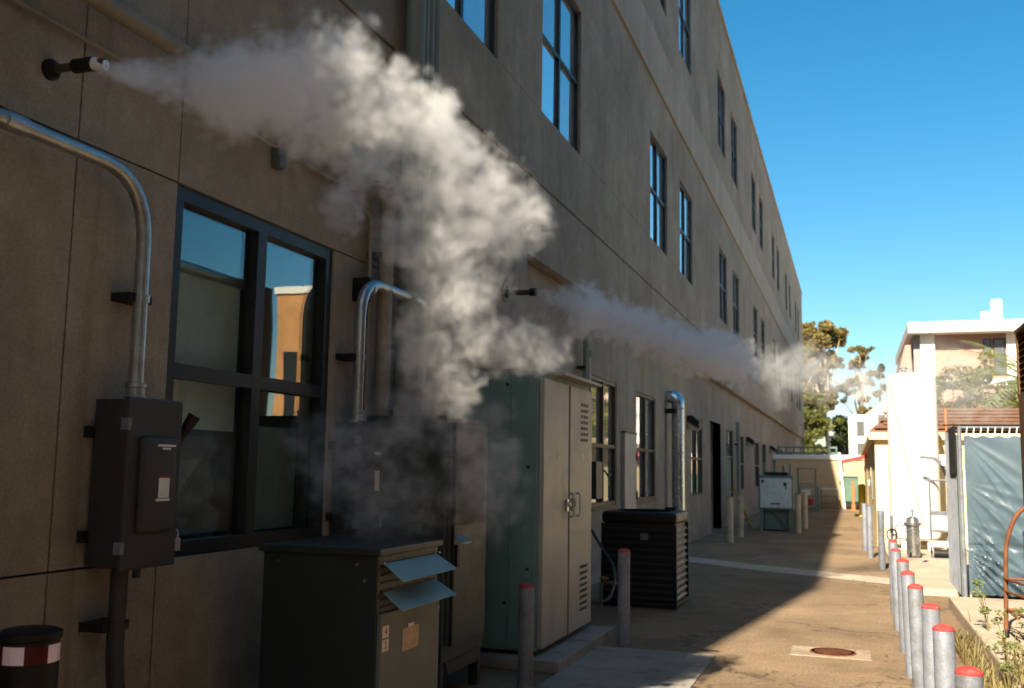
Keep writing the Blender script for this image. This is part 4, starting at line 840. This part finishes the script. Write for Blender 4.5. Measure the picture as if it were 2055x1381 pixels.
# ------------------------------------------------------------------ steam
def steam_material(name, dens, nscale, lo, hi, col=(.984, .992, 1.0)):
    m = bpy.data.materials.new(name); m.use_nodes = True; nt = m.node_tree; nt.nodes.clear(); L = nt.links.new
    out = nt.nodes.new('ShaderNodeOutputMaterial'); pv = nt.nodes.new('ShaderNodeVolumePrincipled'); L(pv.outputs[0], out.inputs['Volume'])
    pv.inputs['Color'].default_value = (*col, 1); pv.inputs['Anisotropy'].default_value = .15; pv.inputs['Density Attribute'].default_value = ''
    at = nt.nodes.new('ShaderNodeAttribute'); at.attribute_name = 'density'
    tc_ = nt.nodes.new('ShaderNodeTexCoord')
    n = nt.nodes.new('ShaderNodeTexNoise'); n.inputs['Scale'].default_value = nscale; n.inputs['Detail'].default_value = 4; n.inputs['Roughness'].default_value = .6; n.inputs['Distortion'].default_value = 1.3
    L(tc_.outputs['Object'], n.inputs['Vector'])
    r = nt.nodes.new('ShaderNodeMapRange'); r.inputs['From Min'].default_value = lo; r.inputs['From Max'].default_value = hi; r.inputs['To Min'].default_value = 0.02; r.inputs['To Max'].default_value = 1
    L(n.outputs['Fac'], r.inputs['Value'])
    m1 = nt.nodes.new('ShaderNodeMath'); m1.operation = 'MULTIPLY'; L(at.outputs['Fac'], m1.inputs[0]); L(r.outputs[0], m1.inputs[1])
    m2 = nt.nodes.new('ShaderNodeMath'); m2.operation = 'MULTIPLY'; L(m1.outputs[0], m2.inputs[0]); m2.inputs[1].default_value = dens
    L(m2.outputs[0], pv.inputs['Density']); return m
def volume_tree(name, material, voxel):
    ng = bpy.data.node_groups.new(name, 'GeometryNodeTree'); ng.interface.new_socket('Geometry', in_out='INPUT', socket_type='NodeSocketGeometry'); ng.interface.new_socket('Geometry', in_out='OUTPUT', socket_type='NodeSocketGeometry')
    N = ng.nodes; L = ng.links.new; gi = N.new('NodeGroupInput'); go = N.new('NodeGroupOutput')
    mp = N.new('GeometryNodeMeshToPoints'); na = N.new('GeometryNodeInputNamedAttribute'); na.data_type = 'FLOAT'; na.inputs[0].default_value = 'rad'
    pv = N.new('GeometryNodePointsToVolume'); pv.resolution_mode = 'VOXEL_SIZE'; pv.inputs['Voxel Size'].default_value = voxel; pv.inputs['Density'].default_value = 1.0
    sm = N.new('GeometryNodeSetMaterial'); sm.inputs['Material'].default_value = material
    L(gi.outputs[0], mp.inputs[0]); L(na.outputs[0], mp.inputs['Radius']); L(mp.outputs[0], pv.inputs[0]); L(na.outputs[0], pv.inputs['Radius']); L(pv.outputs[0], sm.inputs[0]); L(sm.outputs[0], go.inputs[0]); return ng
def puffs(spec, n, seed, rmin, rmax):
    """spec: (x,y,z,R) lobes; fills each with many small spheres, denser towards a lumpy surface"""
    r = np.random.default_rng(seed); P = []; Rr = []
    tot = sum(q[3] ** 2 for q in spec)
    for (x, y, z, R) in spec:
        k = max(6, int(n * R * R / tot))
        lump = r.normal(size=(14, 3)); lump /= np.linalg.norm(lump, axis=1)[:, None]; lr = r.uniform(.25, .55, 14)
        for _ in range(k):
            if r.random() < .45:
                d = r.normal(size=3); d /= np.linalg.norm(d); p = d * R * r.random() ** .5 * .85
            else:
                j = r.integers(14); d = r.normal(size=3); d /= np.linalg.norm(d); p = lump[j] * R * .72 + d * R * lr[j] * r.random() ** .4
            q = 1.0
            if R > .09 and r.random() < .2:      # torn shreds outside the lobe, drawn out down the alley
                d = r.normal(size=3); d /= np.linalg.norm(d); p = d * R * r.uniform(.95, 1.3); p[1] += r.uniform(-.25, .35) * R; q = .7
            P.append((x + p[0], y + p[1], z + p[2])); Rr.append(r.uniform(rmin, rmax) * (.6 + .4 * R / .4) * q)
    return P, Rr
def steam_part(name, parent, spec, n, seed, rmin, rmax, voxel, dens, nscale, lo, hi):
    P, Rr = puffs(spec, n, seed, rmin, rmax); o0 = Vector(LOC[parent.name])
    me = bpy.data.meshes.new(name); me.from_pydata([tuple(Vector(p) - o0) for p in P], [], [])
    at = me.attributes.new('rad', 'FLOAT', 'POINT'); at.data.foreach_set('value', Rr)
    o = bpy.data.objects.new(name, me); COL.objects.link(o); o.parent = parent; o['kind'] = 'stuff'
    m = steam_material(name, dens, nscale, lo, hi); md = o.modifiers.new('volume', 'NODES'); md.node_group = volume_tree(name, m, voxel); return o
# lobes of the plumes: x, y, z, radius in metres
sp1 = thing('steam_plume', 'big white steam plume blowing from the near vent and sinking over the cabinets', 'steam', (-3.3, 3.66, 3.6))
jet0 = [(-3.343, 3.675, 3.604, 0.021), (-3.321, 3.68, 3.6, 0.027), (-3.299, 3.685, 3.596, 0.032), (-3.277, 3.69, 3.592, 0.038), (-3.254, 3.695, 3.588, 0.043), (-3.232, 3.7, 3.584, 0.049), (-3.21, 3.705, 3.58, 0.054), (-3.188, 3.71, 3.577, 0.059), (-3.166, 3.715, 3.573, 0.065)]
jet = [(-3.235, 3.7, 3.583, 0.052), (-3.168, 3.72, 3.573, 0.069), (-3.1, 3.74, 3.564, 0.086), (-3.033, 3.76, 3.554, 0.103), (-2.965, 3.78, 3.544, 0.12), (-2.898, 3.8, 3.534, 0.137), (-2.831, 3.82, 3.524, 0.154), (-2.765, 3.84, 3.514, 0.171), (-2.698, 3.86, 3.505, 0.187), (-2.631, 3.88, 3.495, 0.204), (-2.565, 3.9, 3.485, 0.221)]
core = [(-2.722, 3.85, 3.474, 0.2), (-2.545, 3.95, 3.541, 0.238), (-2.39, 4.05, 3.612, 0.228), (-2.285, 4.1, 3.67, 0.169), (-2.316, 4.2, 3.791, 0.111), (-2.251, 4.25, 3.934, 0.055), (-2.41, 4.1, 3.407, 0.205), (-2.249, 4.2, 3.476, 0.183), (-2.186, 4.4, 3.54, 0.19), (-2.111, 4.6, 3.577, 0.196), (-2.039, 4.7, 3.522, 0.159), (-2.004, 4.9, 3.472, 0.123), (-2.135, 4.4, 3.693, 0.089)]
fall = [(-2.335, 4.6, 3.381, 0.237), (-2.112, 4.75, 3.297, 0.267), (-1.93, 4.95, 3.256, 0.246), (-1.826, 5.15, 3.188, 0.196), (-2.053, 4.9, 3.084, 0.285), (-1.9, 5.2, 3.032, 0.184), (-2.258, 4.9, 2.986, 0.178), (-1.789, 5.4, 3.159, 0.16), (-2.696, 4.9, 3.185, 0.141), (-1.966, 5.15, 2.767, 0.168)]
low = [(-2.095, 4.95, 2.765, 0.232), (-2.148, 4.95, 2.546, 0.19), (-2.03, 5.1, 2.452, 0.183), (-2.107, 5.05, 2.185, 0.17), (-2.172, 4.95, 2.355, 0.168), (-1.931, 5.4, 2.458, 0.174), (-1.813, 5.6, 2.45, 0.172), (-1.701, 5.8, 2.446, 0.11), (-2.024, 5.0, 2.632, 0.164)]
veil = [(-2.834, 6.0, 1.991, 0.296), (-3.064, 5.9, 1.693, 0.359), (-2.793, 6.1, 1.534, 0.297), (-2.495, 6.6, 1.876, 0.351), (-2.521, 7.0, 1.519, 0.294), (-3.366, 5.9, 1.853, 0.232), (-2.86, 5.8, 1.414, 0.222), (-2.689, 6.5, 2.152, 0.246), (-2.803, 6.3, 2.555, 0.277)]
steam_part('jet_root', sp1, jet0, 900, 11, .022, .034, .012, 16.0, 9, .2, .6)
steam_part('jet', sp1, jet, 4200, 1, .022, .045, .018, 13.0, 7, .28, .62)
steam_part('billow', sp1, core, 7000, 2, .026, .065, .02, 10.5, 6, .35, .70)
steam_part('falling_cloud', sp1, fall, 7000, 3, .024, .065, .022, 7.0, 5.5, .37, .70)
steam_part('sinking_column', sp1, low, 6000, 9, .022, .06, .022, 8.5, 6, .37, .68)
steam_part('veil', sp1, veil, 3000, 4, .03, .09, .04, 3.0, 4.5, .42, .70)
sp2 = thing('steam_plume', 'long flat steam plume streaming from the far vent down the alley', 'steam', (-3.2, 10.4, 3.67))
j2 = [(-3.23, 10.4, 3.659, 0.044), (-3.164, 10.45, 3.648, 0.072), (-3.098, 10.5, 3.637, 0.1), (-3.032, 10.55, 3.625, 0.128), (-2.965, 10.6, 3.614, 0.156), (-2.898, 10.65, 3.603, 0.184), (-2.83, 10.7, 3.591, 0.213), (-2.762, 10.75, 3.58, 0.241)]
b2 = [(-2.734, 10.8, 3.467, 0.225), (-2.492, 11.0, 3.414, 0.227), (-2.266, 11.3, 3.333, 0.242), (-2.047, 11.7, 3.279, 0.261), (-1.843, 12.1, 3.214, 0.279), (-1.625, 12.5, 3.18, 0.286), (-2.88, 10.7, 3.327, 0.156), (-1.406, 13.0, 3.141, 0.27), (-1.486, 12.9, 3.364, 0.166)]
t2 = [(-1.233, 13.5, 3.11, 0.305), (-0.96, 14.2, 3.126, 0.318), (-0.724, 14.8, 3.158, 0.344), (-0.402, 15.5, 3.13, 0.372), (0.02, 16.3, 3.133, 0.403), (0.404, 17.2, 3.188, 0.324), (-0.596, 15.2, 3.511, 0.206), (-0.979, 14.4, 2.795, 0.196), (-1.31, 13.6, 2.873, 0.173)]
h2 = [(0.983, 18.2, 3.18, 0.467), (1.593, 19.0, 3.149, 0.613), (2.141, 19.6, 3.279, 0.627), (0.571, 17.6, 3.303, 0.372), (1.534, 19.0, 3.767, 0.396)]
steam_part('jet', sp2, j2, 1500, 5, .025, .06, .03, 8.0, 4, .22, .55)
steam_part('billow', sp2, b2, 6000, 6, .025, .08, .03, 14.0, 4.5, .34, .64)
steam_part('drifting_tail', sp2, t2, 5000, 7, .03, .1, .04, 2.3, 3.8, .38, .72)
steam_part('thin_haze', sp2, h2, 2500, 8, .06, .15, .07, .6, 2.2, .36, .70)

# ------------------------------------------------------------------ fallen leaves on the ground
r = np.random.default_rng(12); V = []; F = []
for k in range(420):
    if r.random() < .6: x, y = .5 + r.normal(0, .22), r.uniform(7, 24)
    else: x, y = r.uniform(-2.6, 1.0), r.uniform(7.5, 26)
    if -2.5 < x < -1.2 and 7.5 < y < 9.9: continue
    if x > .6 and y > 15.8: continue
    a = r.uniform(0, 6.28); l = r.uniform(.012, .035); w = l * .4; c, s_ = math.cos(a), math.sin(a); i = len(V); z = .012
    V += [(x - c * l, y - s_ * l, z), (x - s_ * w, y + c * w, z + .008), (x + c * l, y + s_ * l, z + .004), (x + s_ * w, y - c * w, z + .002)]; F.append((i, i + 1, i + 2, i + 3))
me = bpy.data.meshes.new('leaf_litter'); me.from_pydata(V, [], F); me.materials.append(leaf_dry)
o = bpy.data.objects.new('leaf_litter', me); COL.objects.link(o); tag(o, 'dry fallen leaves scattered over the sunlit paving', 'leaves', kind='stuff')
